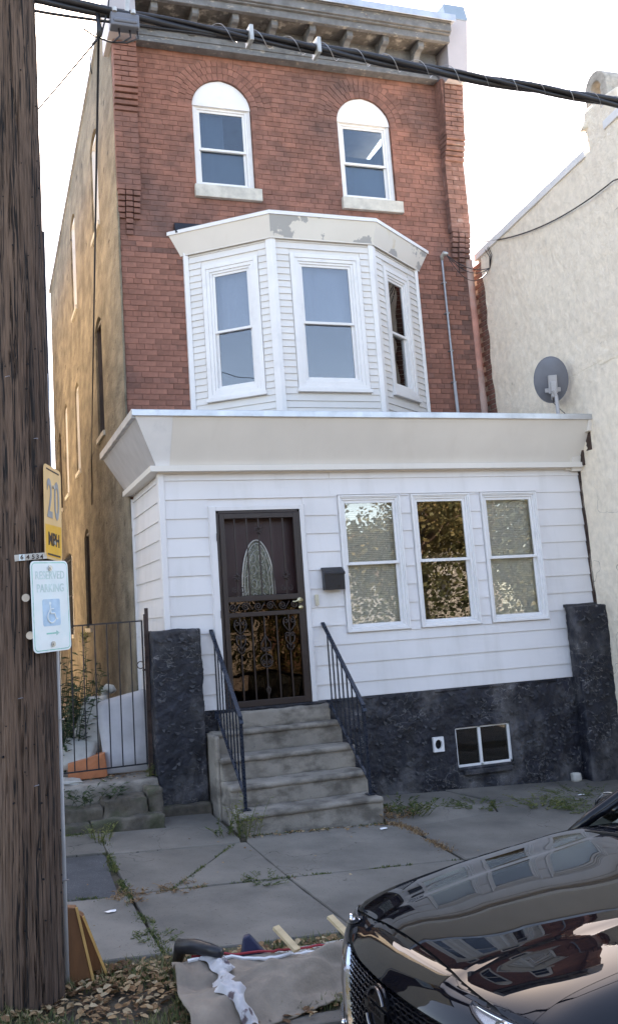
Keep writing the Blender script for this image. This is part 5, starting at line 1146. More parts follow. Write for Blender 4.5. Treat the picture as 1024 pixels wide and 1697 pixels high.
# grille
b = MB(); gr = patch(1.2, 4.9, -.52, .52, 24, 24, -.05, None, '', car); g_ = put(gr, 'grille', matte_black, smooth=True)
b = MB(); rows = 17
for r_ in range(rows):
    s = 1.5+r_*3.15/rows; lim = .48-.17*max(0, (4.9-s))/3.6; n = int(lim*2/.052)
    for k in range(n+1):
        t = -lim+k*2*lim/n+(lim/n if r_ % 2 else 0)
        if abs(t) > lim: continue
        c_ = [PS(s+ds, t+dt, -.012-.012*abs(ds)) for ds, dt in ((-.09, 0), (-.03, .024), (.07, .024), (.10, 0), (.07, -.024), (-.03, -.024))]
        for i in range(6): b.bar(c_[i], c_[(i+1) % 6], .004, .02, (1, 0, 0))
put(b, 'grille_mesh', gloss_black, g_, kind='stuff')
for sg_ in (-1, 1):
    def vp_(s, w_): t = sg_*(.50-.17*max(0, (4.9-s))/3.6+w_); return PS(s, t, .010)
    b = MB(); ss = [1.2+3.5*i/26 for i in range(27)]; V = []; F = []
    for s in ss: V += [vp_(s, -.005), vp_(s, .045), PS(s, sg_*(.50-.17*max(0, (4.9-s))/3.6+.05), -.01), PS(s, sg_*(.50-.17*max(0, (4.9-s))/3.6-.012), -.02)]
    for i in range(26):
        for j in range(4): F.append((i*4+j, (i+1)*4+j, (i+1)*4+(j+1) % 4, i*4+(j+1) % 4))
    b.add(V, F); put(b, 'chrome_strip', chrome, g_, smooth=False)
    b = MB(); V = []; F = []
    for s in ss: V += [PS(s, sg_*(.50-.17*max(0, (4.9-s))/3.6+.052), .006), PS(s, sg_*(.50-.17*max(0, (4.9-s))/3.6+.10), .004)]
    F = [(2*i, 2*i+2, 2*i+3, 2*i+1) for i in range(26)]; b.add(V, F); put(b, 'gloss_surround', gloss_black, g_, smooth=True)
# emblem: ring with a bar
ec = PS(3.75, 0, .014); en = Vector((-1, 0, .10)).normalized(); eu = Vector((.10, 0, 1)).normalized(); er = Vector((0, 1, 0))
b = MB(); b.disc(ec-en*.014, en, .088, 28, .012); em = put(b, 'emblem_disc', gloss_black, g_)
b = MB(); b.tube([ec+er*.074*math.cos(t*math.pi/20)+eu*.074*math.sin(t*math.pi/20) for t in range(3, 18)], .0065, 8); b.tube([ec+er*.074*math.cos(t*math.pi/20)+eu*.074*math.sin(t*math.pi/20) for t in range(23, 38)], .0065, 8); b.bar(ec-er*.088, ec+er*.088, .028, .008, (1, 0, 0)); put(b, 'emblem', mat('dark_chrome', (.10, .10, .11), .18, 0, 1, metal=1), g_)
EMr = Matrix((( -er.x, eu.x, en.x, 0), (-er.y, eu.y, en.y, 0), (-er.z, eu.z, en.z, 0), (0, 0, 0, 1)))
text_obj('emblem_lettering', 'NISSAN', .026, gloss_black, CW @ Matrix.Translation(ec+en*.0055) @ EMr, g_, bold=.0006, sx=1.2)
# lower intakes and fog lamp trim
for sg_ in (-1, 1):
    b = MB(); put(patch(.8, 3.1, sg_*.58, sg_*.88, 10, 8, -.03, None, '', car), 'intake', matte_black, smooth=True)
    b = MB(); b.tube([PS(2.0, sg_*(.62+.22*i/10), .004) for i in range(11)], .012, 8); put(b, 'fog_lamp_trim', chrome, smooth=True)
# headlights
for sg_ in (-1, 1):
    hlp = empty('headlight_bowl', (0, 0, 0)) if False else None
    def LT(u, v, off): t = sg_*(.585+.405*u); s = 5.88-.75*u**.7*.5-(.15+.95*u**.8)*(1-v)+.25*u*v; return PS(s, t, off)
    def lp(off, m, name, par, u0=0, u1=1, v0=0, v1=1, n=16, smooth=True):
        b = MB(); V = [LT(u0+(u1-u0)*i/n, v0+(v1-v0)*j/n, off if not callable(off) else off(i/n, j/n)) for i in range(n+1) for j in range(n+1)]
        b.add(V, [(i*(n+1)+j, (i+1)*(n+1)+j, (i+1)*(n+1)+j+1, i*(n+1)+j+1) for i in range(n) for j in range(n)]); return put(b, name, m, par, smooth=smooth)
    ko = 1 if sg_ < 0 else .3
    hd = lp(.003, amber, 'headlight', car)
    lp(.016*ko, lens, 'lens', hd)
    b = MB(); P_ = [LT(i/14, 1, .012*ko) for i in range(15)]+[LT(1, 1-j/6, .012*ko) for j in range(1, 7)]+[LT(1-i/14, 0, .012*ko) for i in range(1, 15)]; P_.append(P_[0]); b.tube(P_, .007*ko, 6, cap=False); put(b, 'lamp_bezel', gloss_black, hd)
    b = MB(); b.tube([LT(.02+.9*i/14, .94, .012*ko) for i in range(15)], .006 if sg_ < 0 else .003, 6); put(b, 'daylight_strip', chrome, hd, smooth=True)
    for (u, v, r_) in (((.40, .5, .030), (.62, .5, .032)) if sg_ < 0 else ((.40, .5, .020),)):
        b = MB(); c_ = LT(u, v, .006); n_ = Vector((-.95, sg_*.25, .15)).normalized(); b.disc(c_-n_*(.0 if sg_ < 0 else .02), n_, r_, 22, .012); b.disc(c_+n_*.006, n_, r_*.7, 20, .01); put(b, 'projector', chrome, hd, smooth=False)
# greenhouse
GH_ = [((1.36, .985, .80), (2.12, 1.40, .62)), ((3.25, 1.40, .60), (4.12, 1.05, .74))]
def quadgrid(f, nu=14, nv=10):
    b = MB(); b.add([f(i/nu, j/nv) for i in range(nu+1) for j in range(nv+1)], [(i*(nv+1)+j, (i+1)*(nv+1)+j, (i+1)*(nv+1)+j+1, i*(nv+1)+j+1) for i in range(nu) for j in range(nv)]); return b
def wsf(u, v):
    w_ = 2*u-1; h0 = .78-.14*v; x = 1.34+.82*v+.20*w_*w_*(1-v*.5); z = .985+.43*v-.10*v*v*.5-.035*w_*w_; return Vector((x, w_*h0, z))
put(quadgrid(wsf), 'windshield', cglass, smooth=True)
def rff(u, v): w_ = 2*u-1; x = 2.12+1.15*v; z = 1.375+.065*math.sin(math.pi*(.15+.7*v))-.045*w_*w_; return Vector((x+.08*w_*w_*(1-v), w_*.645, z))
put(quadgrid(rff), 'roof', paint, smooth=True)
def rwf(u, v): w_ = 2*u-1; return Vector((3.25+.85*v-.1*w_*w_, w_*(.62+.12*v), 1.40-.33*v-.045*w_*w_+.05*math.sin(math.pi*v)))
put(quadgrid(rwf), 'rear_window', cglass, smooth=True)
for sg_ in (-1, 1):
    b = MB(); b.add([(1.50, sg_*.83, .975), (2.2, sg_*.655, 1.325), (2.7, sg_*.645, 1.37), (3.25, sg_*.64, 1.33), (3.95, sg_*.80, 1.04), (2.7, sg_*.855, .985)], [(0, 5, 2, 1), (5, 4, 3, 2)]); put(b, 'side_window', cglass)
    b = MB(); b.tube([(1.46, sg_*.82, .975), (1.58, sg_*.79, 1.06), (1.85, sg_*.71, 1.24), (2.18, sg_*.655, 1.345), (2.7, sg_*.65, 1.385), (3.3, sg_*.63, 1.345), (4.05, sg_*.79, 1.05)], [.022, .03, .035, .035, .03, .035, .03], 8); put(b, 'roof_pillar', paint, smooth=True)
    b = MB(); b.box(2.66, 2.74, min(sg_*.66, sg_*.85), max(sg_*.66, sg_*.85), .98, 1.0); b.bar((2.70, sg_*.85, .99), (2.72, sg_*.65, 1.37), .06, .02, (0, sg_, 0)); put(b, 'door_pillar', gloss_black)
    # mirror
    b = MB(); nu, nv = 14, 10; c_ = Vector((1.86, sg_*1.0, 1.04)); V = []
    for i in range(nu+1):
        for j in range(nv):
            a = math.pi*i/nu; t = 2*math.pi*j/nv; V.append(c_+Vector((-.075*math.sin(a)*math.cos(t)-.0, .115*math.cos(a), .075*math.sin(a)*math.sin(t))))
    b.add(V, [(i*nv+j, (i+1)*nv+j, (i+1)*nv+(j+1) % nv, i*nv+(j+1) % nv) for i in range(nu) for j in range(nv)]); b.tube([(1.88, sg_*.84, .98), (1.87, sg_*.95, 1.0)], .022, 8); mi = put(b, 'mirror', paint, smooth=True)
    b = MB(); b.tube([c_+Vector((.005*0+.0, .118*math.cos(t*math.pi/12), .078*math.sin(t*math.pi/12))) for t in range(25)], .004, 6, cap=False); put(b, 'mirror_rim', chrome, mi, smooth=True)
    for ax in arch_x:
        b = MB(); c_ = Vector((ax, sg_*.82, .325)); yv = Vector((0, sg_, 0))
        prof = [(.20, -.1), (.30, -.10), (.325, -.08), (.328, 0), (.325, .07), (.30, .09), (.225, .085)]
        n = 36; V = [c_+Vector((r_*math.cos(2*math.pi*k/n), sg_*d_, r_*math.sin(2*math.pi*k/n))) for r_, d_ in prof for k in range(n)]
        b.add(V, [(i*n+k, i*n+(k+1) % n, (i+1)*n+(k+1) % n, (i+1)*n+k) for i in range(len(prof)-1) for k in range(n)]); wh = put(b, 'wheel', rub, smooth=True)
        b = MB(); b.disc(c_+yv*.02, yv, .222, 32, .05); put(b, 'rim_back', matte_black, wh)
        b = MB(); b.tube([c_+yv*.075+Vector((.218*math.cos(t*math.pi/16), 0, .218*math.sin(t*math.pi/16))) for t in range(33)], .012, 6, cap=False)
        for k in range(10): t = k*math.pi/5; b.bar(c_+yv*.06+Vector((.03*math.cos(t), 0, .03*math.sin(t))), c_+yv*.07+Vector((.215*math.cos(t), 0, .215*math.sin(t))), .022, .02, (0, 1, 0))
        b.disc(c_+yv*.065, yv, .045, 18, .03); put(b, 'rim', M_['alu'], wh, smooth=False)
        b = MB(); m_ = 14; V = []
        for k in range(m_+1): t = math.pi*k/m_; V += [Vector((ax+.385*math.cos(t), sg_*.90, .33+.385*math.sin(t))), Vector((ax+.385*math.cos(t), sg_*.62, .33+.385*math.sin(t)))]
        b.add(V, [(2*k, 2*k+1, 2*k+3, 2*k+2) for k in range(m_)]); put(b, 'wheel_liner', matte_black, smooth=True)
b = MB(); b.box(.6, 4.5, -.78, .78, .17, .2); b.box(1.4, 4.0, -.76, .76, .45, .5); put(b, 'underbody', matte_black)
b = MB(); b.box(1.75, 2.1, -.7, .7, .72, .95); b.box(2.5, 2.62, -.62, -.15, .6, 1.2); b.box(2.5, 2.62, .15, .62, .6, 1.2); put(b, 'interior', matte_black, bevel=.03)
put(quadgrid(lambda u, v: PS(11.30+.35*v, (2*u-1)*.88, .004)+Vector((0, 0, -.004)), 20, 4), 'cowl_panel', matte_black, smooth=True)
for (y0, y1, x1) in ((.66, .08, 1.62), (-.02, -.58, 1.58)):
    b = MB(); b.tube([(1.36, y0, 1.0), (1.42, (y0+y1)/2, 1.03), (x1-.12, y1, 1.075)], [.011, .009, .005], 6); b.bar((1.40, y0-.05, 1.03), (x1-.1, y1-.02, 1.085), .014, .012); put(b, 'wiper', matte_black)
b = MB(); b.box(4.8, 4.87, -.8, -.4, .8, .93); b.box(4.8, 4.87, .4, .8, .8, .93); put(b, 'tail_light', mat('tail_lamp_red', (.3, .01, .01), .15, 0, 1))

# ------------------------------------------------------------------ weeds, litter, leaves
def leaf(b, p, d, L, w_, t, curl=.25):
    d = d.normalized(); s_ = d.cross(Vector((rnd.uniform(-.3, .3), rnd.uniform(-.3, .3), 1))); s_ = s_.normalized() if s_.length > 1e-4 else Vector((1, 0, 0)); n_ = s_.cross(d)
    b.add([p, p+d*L*.5+s_*w_/2+n_*L*curl*.3, p+d*L-n_*L*curl*.2, p+d*L*.5-s_*w_/2+n_*L*curl*.3], [(0, 1, 2, 3)], t)
def weedclump(name, x, y, z, n_, h, spr, ll, lw, lab, cat='weed', m='weed', lean=(0, 0), t0=.1, t1=1, grp=None, nleaf=7, zf=None):
    n = max(6, int(n_*.62)); root = empty(name, (x, y, z), lab, cat, grp); sb = MB(); lb = MB()
    for k in range(n):
        a = rnd.uniform(0, 6.28); r_ = rnd.random()**.6*spr*.5; bx_ = x+r_*math.cos(a); by = y+r_*math.sin(a); hh = h*rnd.uniform(.45, 1); zb = (zf(bx_, by) if zf else z)
        tip = Vector((bx_+math.cos(a)*spr*rnd.uniform(.1, .5)+lean[0], by+math.sin(a)*spr*rnd.uniform(.1, .5)+lean[1], zb+hh)); p0 = Vector((bx_, by, zb)); mid = p0.lerp(tip, .5)+Vector((0, 0, hh*.12))
        sb.tube([p0, mid, tip], [.003, .002, .001], 4, .6)
        for i in range(nleaf):
            f = rnd.uniform(.12, 1); q = (p0.lerp(mid, f*2) if f < .5 else mid.lerp(tip, f*2-1)); aa = rnd.uniform(0, 6.28)
            leaf(lb, q, Vector((math.cos(aa), math.sin(aa), rnd.uniform(-.1, .7))), ll*rnd.uniform(.5, 1.1), lw*rnd.uniform(.6, 1), rnd.uniform(t0, t1))
    sb.build('stem', M_[m], root, kind='stuff'); lb.build('foliage', M_[m], root, kind='stuff'); return root
G0 = lambda x, y: gz(x, y)-.01
weedclump('weed', .40, -1.10, G0(.4, -1.1), 34, .34, .26, .055, .018, 'tall yellow-green weed growing at the foot of the steps', lean=(0, -.02), t0=.3, zf=G0)
weedclump('weed', .26, -1.02, G0(.2, -1), 22, .18, .25, .05, .02, 'low dark green weed between the steps and the pier', t0=0, t1=.6, zf=G0)
weedclump('weed', 2.12, -.82, G0(2.1, -.8), 60, .13, .42, .075, .022, 'leafy green weed clump against the black foundation wall', t0=.15, t1=.8, zf=G0)
weedclump('weed', 1.90, -.98, G0(1.9, -1), 22, .10, .26, .06, .016, 'dry reddish weed clump at the corner of the lowest step', m='dry', t0=0, t1=.7, zf=G0)
weedclump('weed', 2.88, -.74, G0(2.9, -.7), 60, .05, .42, .04, .012, 'thin flat tuft of grass below the round wall vent', t0=.2, t1=.7, zf=G0)
weedclump('weed', 3.50, -.92, G0(3.5, -.9), 70, .06, .45, .045, .014, 'yellowish low weed patch below the basement window', t0=.4, t1=1, zf=G0)
weedclump('weed', 4.20, -1.00, G0(4.2, -1), 150, .06, .95, .05, .012, 'long green weed patch in front of the stucco-side pier', t0=.1, t1=.7, zf=G0)
weedclump('weed', 3.75, -1.25, G0(3.7, -1.2), 40, .05, .35, .05, .012, 'sparse weed tuft in the sidewalk crack nearest the car', t0=.1, t1=.8, zf=G0)
weedclump('weed', -.84, -.86, G0(-.8, -.9), 40, .15, .20, .05, .010, 'yellow grass tuft in the crack in front of the alley step', t0=.6, t1=1, zf=G0)
weedclump('weed', -.80, -.26, .05, 30, .16, .45, .08, .035, 'broad-leaved weed hanging over the mossy alley step', m='shrub', t0=.3, zf=lambda x, y: .10)
weedclump('weed', -1.15, -.34, .05, 40, .22, .5, .07, .03, 'dark weed beside the pole on the alley step', m='shrub', t0=0, t1=.7, zf=lambda x, y: .08)
weedclump('weed', -.21, -.02, .22, 16, .16, .12, .06, .014, 'small weed tuft at the foot of the rusty gate post', t0=.2, zf=lambda x, y: .2)
for k, (x, y, n, spr, lab) in enumerate(((-.83, -2.45, 50, .22, 'dry weed tuft at the edge of the asphalt patch'), (-.48, -2.36, 36, .24, 'flat brown moss tuft in the middle slab joint'), (.16, -2.37, 46, .26, 'grassy tuft in the slab joint below the steps'), (-.82, -3.25, 40, .2, 'grass tuft in the long joint by the planting strip'))):
    weedclump('weed', x, y, G0(x, y), n, .04, spr, .04, .009, lab, m=('dry', 'dry', 'weed', 'weed')[k], t0=.1, t1=.6, zf=G0)
# fine growth along the joints: nobody could count it
b = MB()
def along(p, q, n, w_=.02):
    n = int(n*.7)
    for i in range(n):
        t = rnd.random(); x = p[0]+(q[0]-p[0])*t+rnd.gauss(0, w_); y = p[1]+(q[1]-p[1])*t+rnd.gauss(0, w_)
        if nz((x, y, 0), 3) < -.12: continue
        for _ in range(3): leaf(b, Vector((x+rnd.gauss(0, .006), y+rnd.gauss(0, .006), G0(x, y))), Vector((rnd.gauss(0, .6), rnd.gauss(0, .6), 1)), rnd.uniform(.012, .035), .006, rnd.uniform(.0, .9))
along((-.83, -.9), (-.84, -2.4), 700, .02); along((-.84, -2.4), (-.82, -3.52), 900, .028); along((-.83, -2.37), (1.8, -2.37), 420, .008); along((-.52, -2.37), (.25, -1.32), 330, .008)
along((-1.2, -.62), (-.75, -.62), 500, .03); along((.4, -1.15), (1.75, -1.13), 300, .012); along((-1.25, -2.41), (-1.05, -2.41), 120, .03); along((-.5, -3.52), (3, -3.52), 300, .012); along((2.9, -1.0), (3.2, -.6), 150, .015)
b.build('joint_weeds', M_['weed'], None, kind='stuff', label='tiny weeds and moss growing along the sidewalk joints', cat='weeds')
b = MB(); along((1.80, -1.15), (1.88, -1.45), 420, .03); along((1.86, -1.45), (1.82, -2.1), 500, .035)
b.build('dry_joint_growth', M_['dry'], None, kind='stuff', label='dried brown growth filling the crack right of the steps', cat='weeds')
# alley shrub
root = empty('alley_shrub', (-.9, 1.0, .2), 'dark leafy shrub growing in the alley behind the gate', 'shrub'); sb = MB(); lb = MB()
for k in range(46):
    x0 = rnd.uniform(-1.1, -.75); y0 = rnd.uniform(.5, 1.6); h = rnd.uniform(.5, 1.15)*(1.0 if k % 5 else 1.15); tip = Vector((x0+rnd.uniform(-.15, .33), y0+rnd.uniform(-.2, .2), .2+h)); p0 = Vector((x0, y0, .2))
    sb.tube([p0, p0.lerp(tip, .5)+Vector((rnd.uniform(-.03, .03), 0, .05)), tip], [.006, .004, .002], 5, .3)
    for i in range(26):
        f = rnd.uniform(.15, 1); a = rnd.uniform(0, 6.28); leaf(lb, p0.lerp(tip, f), Vector((math.cos(a), math.sin(a), rnd.uniform(-.5, .5))), rnd.uniform(.05, .12), rnd.uniform(.025, .05), rnd.random())
sb.tube([(-.72, .9, .2), (-.70, .88, 1.0), (-.71, .86, 1.62)], [.006, .005, .003], 5, .5)
for i in range(60): f = rnd.uniform(.35, 1); a = rnd.uniform(0, 6.28); leaf(lb, Vector((-.72+.01*f, .9-.04*f, .2+1.42*f)), Vector((math.cos(a), math.sin(a), .3)), rnd.uniform(.04, .09), .03, rnd.random())
sb.build('stem', M_['shrub'], root); lb.build('foliage', M_['shrub'], root)
b = MB()
for i in range(60): a = rnd.uniform(0, 6.28); leaf(b, Vector((-.71+rnd.gauss(0, .025), .86+rnd.gauss(0, .025), 1.60+rnd.gauss(0, .035))), Vector((math.cos(a), math.sin(a), .8)), .035, .014, 1)
b.build('flower_head', M_['weed'], root)
# leaf litter and grass on the strip
b = MB()
def litter(x, y, z, s_=1):
    a = rnd.uniform(0, 6.28); L = rnd.uniform(.025, .06)*s_; w_ = L*rnd.uniform(.5, .8); d = Vector((math.cos(a), math.sin(a), rnd.uniform(-.25, .35))); s2 = d.cross(Vector((rnd.uniform(-.5, .5), rnd.uniform(-.5, .5), 1))).normalized(); n_ = s2.cross(d)
    p = Vector((x, y, z)); c_ = rnd.uniform(.1, .4); t = rnd.random()
    b.add([p, p+d*L*.3+s2*w_/2+n_*L*c_*.4, p+d*L*.7+s2*w_*.35+n_*L*c_*.4, p+d*L, p+d*L*.7-s2*w_*.35+n_*L*c_*.4, p+d*L*.3-s2*w_/2+n_*L*c_*.4, p+d*L*.5], [(0, 1, 2, 6), (6, 2, 3), (0, 6, 4, 5), (6, 3, 4)], t)
for i in range(4200):
    x = rnd.uniform(-1.9, 2.6); y = -3.62-abs(rnd.gauss(0, .45)); 
    if y < -4.75: continue
    zz = (gz(x, y) if y > -4.62 else street_z(x, y))+rnd.uniform(0, .03)
    if y < -4.62 or True: litter(x, y, zz)
for i in range(160): x = rnd.uniform(.4, 1.9); y = rnd.gauss(-1.16, .03); litter(x, y, gz(x, y)+.005, .6)
for i in range(50): x = rnd.uniform(-1.9, 4.5); y = rnd.uniform(-3.5, -.8); litter(x, y, gz(x, y)+.006, .45)
for i in range(90): x = rnd.uniform(-1.15, -.3); y = rnd.uniform(.0, .5); litter(x, y, .235, .7)
b.build('leaf_litter', M_['dry'], None, kind='stuff', label='dry brown fallen leaves over the planting strip', cat='leaves')
b = MB()
for i in range(16000):
    x = rnd.uniform(-1.9, 2.4); y = rnd.uniform(-4.5, -3.6)
    if nz((x, y, 4), 1.6) < -.3: continue
    leaf(b, Vector((x, y, gz(x, y)-.012)), Vector((rnd.gauss(0, .5), rnd.gauss(0, .5), 1)), rnd.uniform(.03, .09), .006, rnd.random())
b.build('strip_grass', M_['grass'], None, kind='stuff', label='sparse grass on the planting strip by the kerb', cat='grass')
for (x, y, r_, lab) in ((-1.02, -2.72, .03, 'small white paper scrap on the slab beside the asphalt patch'), (1.62, -1.32, .035, 'small white wrapper on the sidewalk in front of the steps'), (4.15, -.72, .025, 'white scrap near the foot of the foundation wall')):
    b = MB(); P_ = []
    for k in range(9): a = k*.698; P_.append((x+r_*rnd.uniform(.6, 1.4)*math.cos(a)*1.4, y+r_*rnd.uniform(.6, 1)*math.sin(a), gz(x, y)+rnd.uniform(.008, .016)))
    b.add(P_+[(x, y, gz(x, y)+.02)], [(k, (k+1) % 9, 9) for k in range(9)]); b.build('paper_scrap', M_['trim'], None, label=lab, cat='litter')
b = MB(); rough_box(b, 4.52, 4.62, -.12, -.04, -.33, -.24, .02, .01, 8, 0, 70); b.build('rubble_stone', M_['sill'], None, smooth=True, label='pale stone lump against the base of the black wall', cat='stone')
# rolled carpet and rubbish on the strip
b = MB(); nu, nv = 90, 40; V = []
for i in range(nu+1):
    u = i/nu; x = -.86+1.35*u
    for j in range(nv+1):
        v = j/nv; yt = -3.93-.10*u; wd = .76-.50*u; 
        hh = .13*max(0, math.sin(math.pi*min(1, v*.88+.14)))**.7*(1-.25*u)
        fold = .046*math.sin(u*6.5+v*7+1)*math.sin(math.pi*v)+.016*math.sin(u*15-v*6)*v+.022*nz((u*9, v*7, 2))+.014*nz((u*22, v*15, 5))-.03*math.exp(-((v-.35-.3*u)/.05)**2)+.022*math.exp(-((v-.62+.25*u)/.06)**2)
        y = yt-wd*v; p = Vector((x-.08*v*(1-u)+.05*nz((u*3, v*3, 1)), y+.03*nz((u*4, v*2, 8)), gz(x, y)+.015+max(0, hh+fold)+(.02 if v < .05 else 0))); V.append(p)
b.add(V, [(i*(nv+1)+j, i*(nv+1)+j+1, (i+1)*(nv+1)+j+1, (i+1)*(nv+1)+j) for i in range(nu) for j in range(nv)])
cp = b.build('rolled_carpet', M_['fabric'], None, smooth=True, label='crumpled beige carpet dumped on the strip in front of the car', cat='carpet')
so = cp.modifiers.new('thick', 'SOLIDIFY'); so.thickness = .008
b = MB(); b.tube([Vector(V[i*(nv+1)+1])+Vector((0, .008, .012)) for i in range(8, nu+1, 2)], .007, 6); b.build('red_edge', mat('red_edging', (.30, .02, .03), .6), cp)
b = MB(); b.tube([Vector(V[i*(nv+1)+3])+Vector((0, .0, .010)) for i in range(6, nu+1, 2)], .010, 6); b.build('white_edge', M_['trim'], cp)
b = MB(); V3 = []; n1, n2 = 70, 22
def carpet_z(x, y):
    u = (x+.86)/1.35; yt = -3.93-.10*u; wd = .76-.50*u; v = max(0, min(1, (yt-y)/wd)); hh = .13*max(0, math.sin(math.pi*min(1, v*.88+.14)))**.7*(1-.25*u); return gz(x, y)+.015+hh+.034*math.sin(u*6.5+v*7+1)*math.sin(math.pi*v)+.016*math.sin(u*15-v*6)*v
for i in range(n1+1):
    u = i/n1; cx = -.665+.03*u+.025*math.sin(u*8); y = -4.0-.66*u; wv = .055+.018*math.sin(u*13)+.012*math.sin(u*31)
    for j in range(n2+1):
        v = j/n2*2-1; x = cx+v*wv; p = Vector((x, y, 0)); k = (1-v*v)
        V3.append((x+.012*nz((x*3, y*3, 4), 9), y+.02*v*v, carpet_z(x, y)+.012+k*(.022+.045*abs(nz(p, 13, 3))+.03*nz(p, 27, 5))))
b.add(V3, [(i*(n2+1)+j, i*(n2+1)+j+1, (i+1)*(n2+1)+j+1, (i+1)*(n2+1)+j) for i in range(n1) for j in range(n2)]); b.build('stained_cloth', M_['white_cloth'], None, smooth=True, label='crumpled white cloth with dark stains lying across the carpet', cat='cloth')
b = MB(); b.tube([(-.80, -3.80, -.16), (-.79, -3.86, -.07), (-.73, -3.96, -.05), (-.67, -4.06, -.045), (-.63, -4.12, -.05)], [.03, .042, .04, .032, .025], 12); b.build('black_boot', M_['iron'], None, smooth=True, label='black boot-like rubber piece poking out of the carpet end', cat='boot')
b = MB(); b.hexa([(-.49, -3.99, -.2), (-.30, -3.99, -.2), (-.28, -3.88, -.2), (-.47, -3.87, -.2), (-.46, -3.95, -.05), (-.42, -3.95, -.04), (-.41, -3.92, -.04), (-.44, -3.9, -.05)]); b.build('blue_wedge', mat('navy_plastic', (.012, .016, .05), .4), None, bevel=.01, label='dark navy plastic wedge sticking up behind the carpet', cat='plastic piece')
for (p, q, lab) in (((-.19, -4.08, -.12), (-.26, -3.93, -.03), 'pale wooden stake poking from the middle of the carpet'), ((.17, -3.98, -.14), (.11, -3.82, -.06), 'pale wooden stake beside the front of the black car')):
    b = MB(); b.bar(p, q, .045, .02, (0, 0, 1)); b.build('wooden_stake', M_['lumber'], None, bevel=.003, label=lab, cat='stake')
b = MB(); b.hexa([(-.35, -3.90, gz(0, -3.9)+.02), (.9, -3.86, gz(.9, -3.9)+.02), (.9, -3.66, gz(.9, -3.9)+.02), (-.3, -3.74, gz(0, -3.9)+.02), (-.35, -3.90, gz(0, -3.9)+.05), (.9, -3.86, gz(.9, -3.9)+.07), (.9, -3.66, gz(.9, -3.9)+.05), (-.3, -3.74, gz(0, -3.9)+.04)]); b.build('wall_panel', M_['plastic_w'], None, bevel=.004, label='flat pale panel lying under the carpet along the sidewalk', cat='panel')

# ------------------------------------------------------------------ across the street: what the windows and bonnet reflect
def tree(x, y, h, crown, n, lab, tint=(0, 1), seed=1, name='street_tree'):
    r = random.Random(seed); zb = -.3-.045*x; root = empty(name, (x, y, zb), lab, 'tree', 'trees across the street'); tb = MB(); lb = MB(); ends = []
    def branch(p, d, L, rad, lev):
        q = p+d*L; tb.tube([p, p.lerp(q, .5)+Vector((r.gauss(0, L*.04), r.gauss(0, L*.04), 0)), q], [rad, rad*.8, rad*.6], 7 if lev < 2 else 5)
        if lev >= 3: ends.append((q, L)); return
        ends.append((q, L)) if lev == 2 else None
        for k in range(4 if lev else 5):
            a = r.uniform(0, 6.28); e = r.uniform(.35, .95); nd = (d+Vector((math.cos(a), math.sin(a), r.uniform(-.1, .4)))*e).normalized(); branch(p.lerp(q, r.uniform(.65, 1)), nd, L*r.uniform(.55, .8), rad*.55, lev+1)
    branch(Vector((x, y, zb)), Vector((r.gauss(0, .04), r.gauss(0, .04), 1)).normalized(), h*.36, h*.022, 0)
    for i in range(n):
        q, L = ends[r.randrange(len(ends))]; p = q+Vector((r.gauss(0, 1), r.gauss(0, 1), r.gauss(0, .8)))*L*.42; d = Vector((r.gauss(0, 1), r.gauss(0, 1), r.gauss(0, .7))).normalized(); s_ = d.orthogonal().normalized(); z_ = r.uniform(.09, .17)
        t = min(1, max(0, tint[0]+(tint[1]-tint[0])*(r.random()*.55+.45*(.5+noise.noise(p*.9))))); lb.add([p, p+d*z_*.5+s_*z_*.4, p+d*z_, p+d*z_*.5-s_*z_*.4], [(0, 1, 2, 3)], t)
    tb.build('trunk', M_['wood'], root, smooth=True); lb.build('crown', M_['autumn'], root)
for i, (x, y, h, n, tt, lab) in enumerate(((7.2, -16.5, 8.0, 9000, (.1, 1), 'orange-brown autumn tree opposite the porch windows'), (11.6, -17.5, 8.8, 10000, (.35, 1), 'golden autumn tree standing further along the opposite side'), (16.5, -18, 9.0, 9000, (0, .8), 'half-green autumn tree at the far right across the street'), (2.2, -20, 6.5, 6000, (0, .7), 'small green-brown tree straight across the street'), (-6, -19, 8, 6000, (.1, .9), 'autumn tree across the street behind the pole'), (21.5, -18.5, 9.5, 6000, (.2, 1), 'tall russet tree far along the opposite side'))):
    tree(x, y, h, 0, n, lab, tt, 11+i)
for i in range(9):
    tree(-14+i*6.3+rnd.uniform(-1, 1), -27-rnd.uniform(0, 4), 8.5+rnd.uniform(-1, 1), 0, 5200, '%s autumn tree in the second row beyond the street trees' % ('first', 'second', 'third', 'fourth', 'fifth', 'sixth', 'seventh', 'eighth', 'ninth')[i], (.0, .8), 40+i)
hd_ = MB()
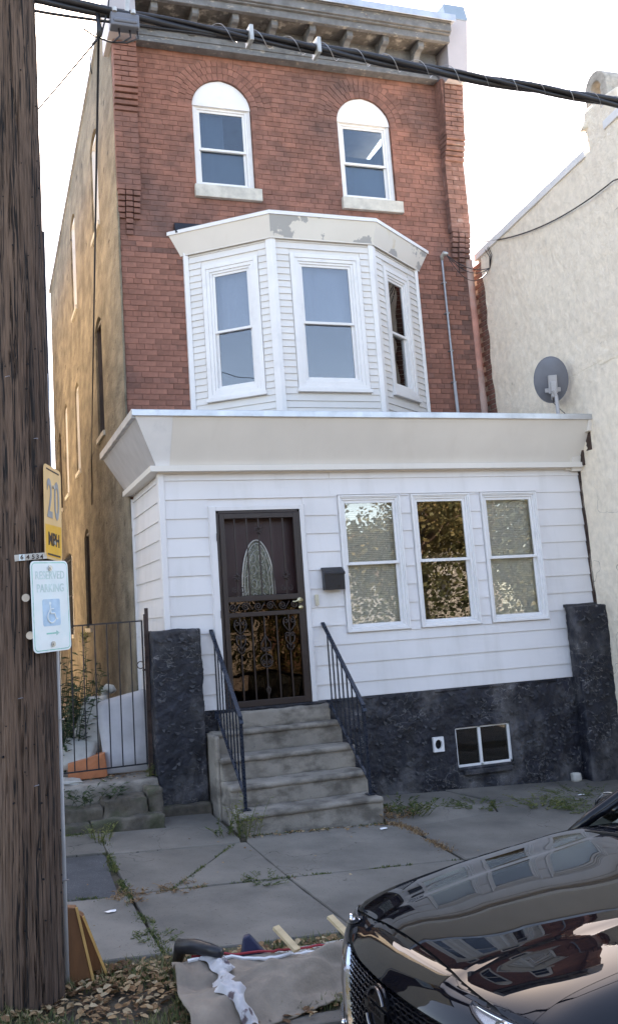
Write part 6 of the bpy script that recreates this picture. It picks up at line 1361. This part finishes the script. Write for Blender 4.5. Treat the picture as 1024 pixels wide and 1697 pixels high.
for i in range(70000):
    x = rnd.uniform(-25, 34); y = rnd.uniform(-17, -15.4); z = -.3-.045*x+rnd.random()**.8*(4.2+1.3*noise.noise(Vector((x*.4, 0, 0)))); d = Vector((rnd.gauss(0, 1), rnd.gauss(0, 1), rnd.gauss(0, .7))).normalized(); s_ = d.orthogonal().normalized(); p = Vector((x, y, z)); q = rnd.uniform(.08, .16)
    hd_.add([p, p+d*q*.5+s_*q*.4, p+d*q, p+d*q*.5-s_*q*.4], [(0, 1, 2, 3)], min(.6, max(0, rnd.random()*.4+.3*(.4+noise.noise(p*.5)))))
hd_.build('hedge', M_['autumn'], None, kind='stuff', label='overgrown autumn hedge along the far side of the street', cat='hedge')
tree(-.9, 13.5, 5.0, 0, 3500, 'bright green tree in the yard at the end of the alley', (0, .45), 77, 'yard_tree')
HB = [M_['grey_dark'], M_['grey_paint'], M_['grey_dark'], M_['grey_paint']]
for i in range(9):
    x0 = -22+i*6.2; yb = -46; hh = 6.4+(i % 3)*.5; zb = -.5-.045*x0
    root = empty('opposite_house', (x0+3, yb, zb), ('%s grey two-storey house in the far row across the street' % ('first', 'second', 'third', 'fourth', 'fifth', 'sixth', 'seventh', 'eighth', 'ninth')[i]), 'house', 'houses across the street')
    b = MB(); b.box(x0, x0+5.7, yb-8, yb, zb-1, zb+hh); b.build('wall', HB[i % 4], root)
    b = MB(); b.prism([(x0-.1, zb+hh), (x0+5.8, zb+hh), (x0+2.85, zb+hh+1.5)], yb-8.1, yb+.2); b.build('roof', M_['roofing'], root)
    for (wx, wz) in ((.9, 4.2), (3.5, 4.2), (3.5, 1.3)):
        b = MB(); b.box(x0+wx-.08, x0+wx+1.18, yb, yb+.05, zb+wz-.08, zb+wz+1.48); f = b.build('window', M_['grey_paint'], root); b = MB(); b.box(x0+wx, x0+wx+1.1, yb+.045, yb+.06, zb+wz, zb+wz+1.4); b.build('pane', M_['dark'], f)
    b = MB(); b.box(x0+1, x0+2, yb, yb+.05, zb, zb+2.2); b.build('door', M_['door_inner'], root)
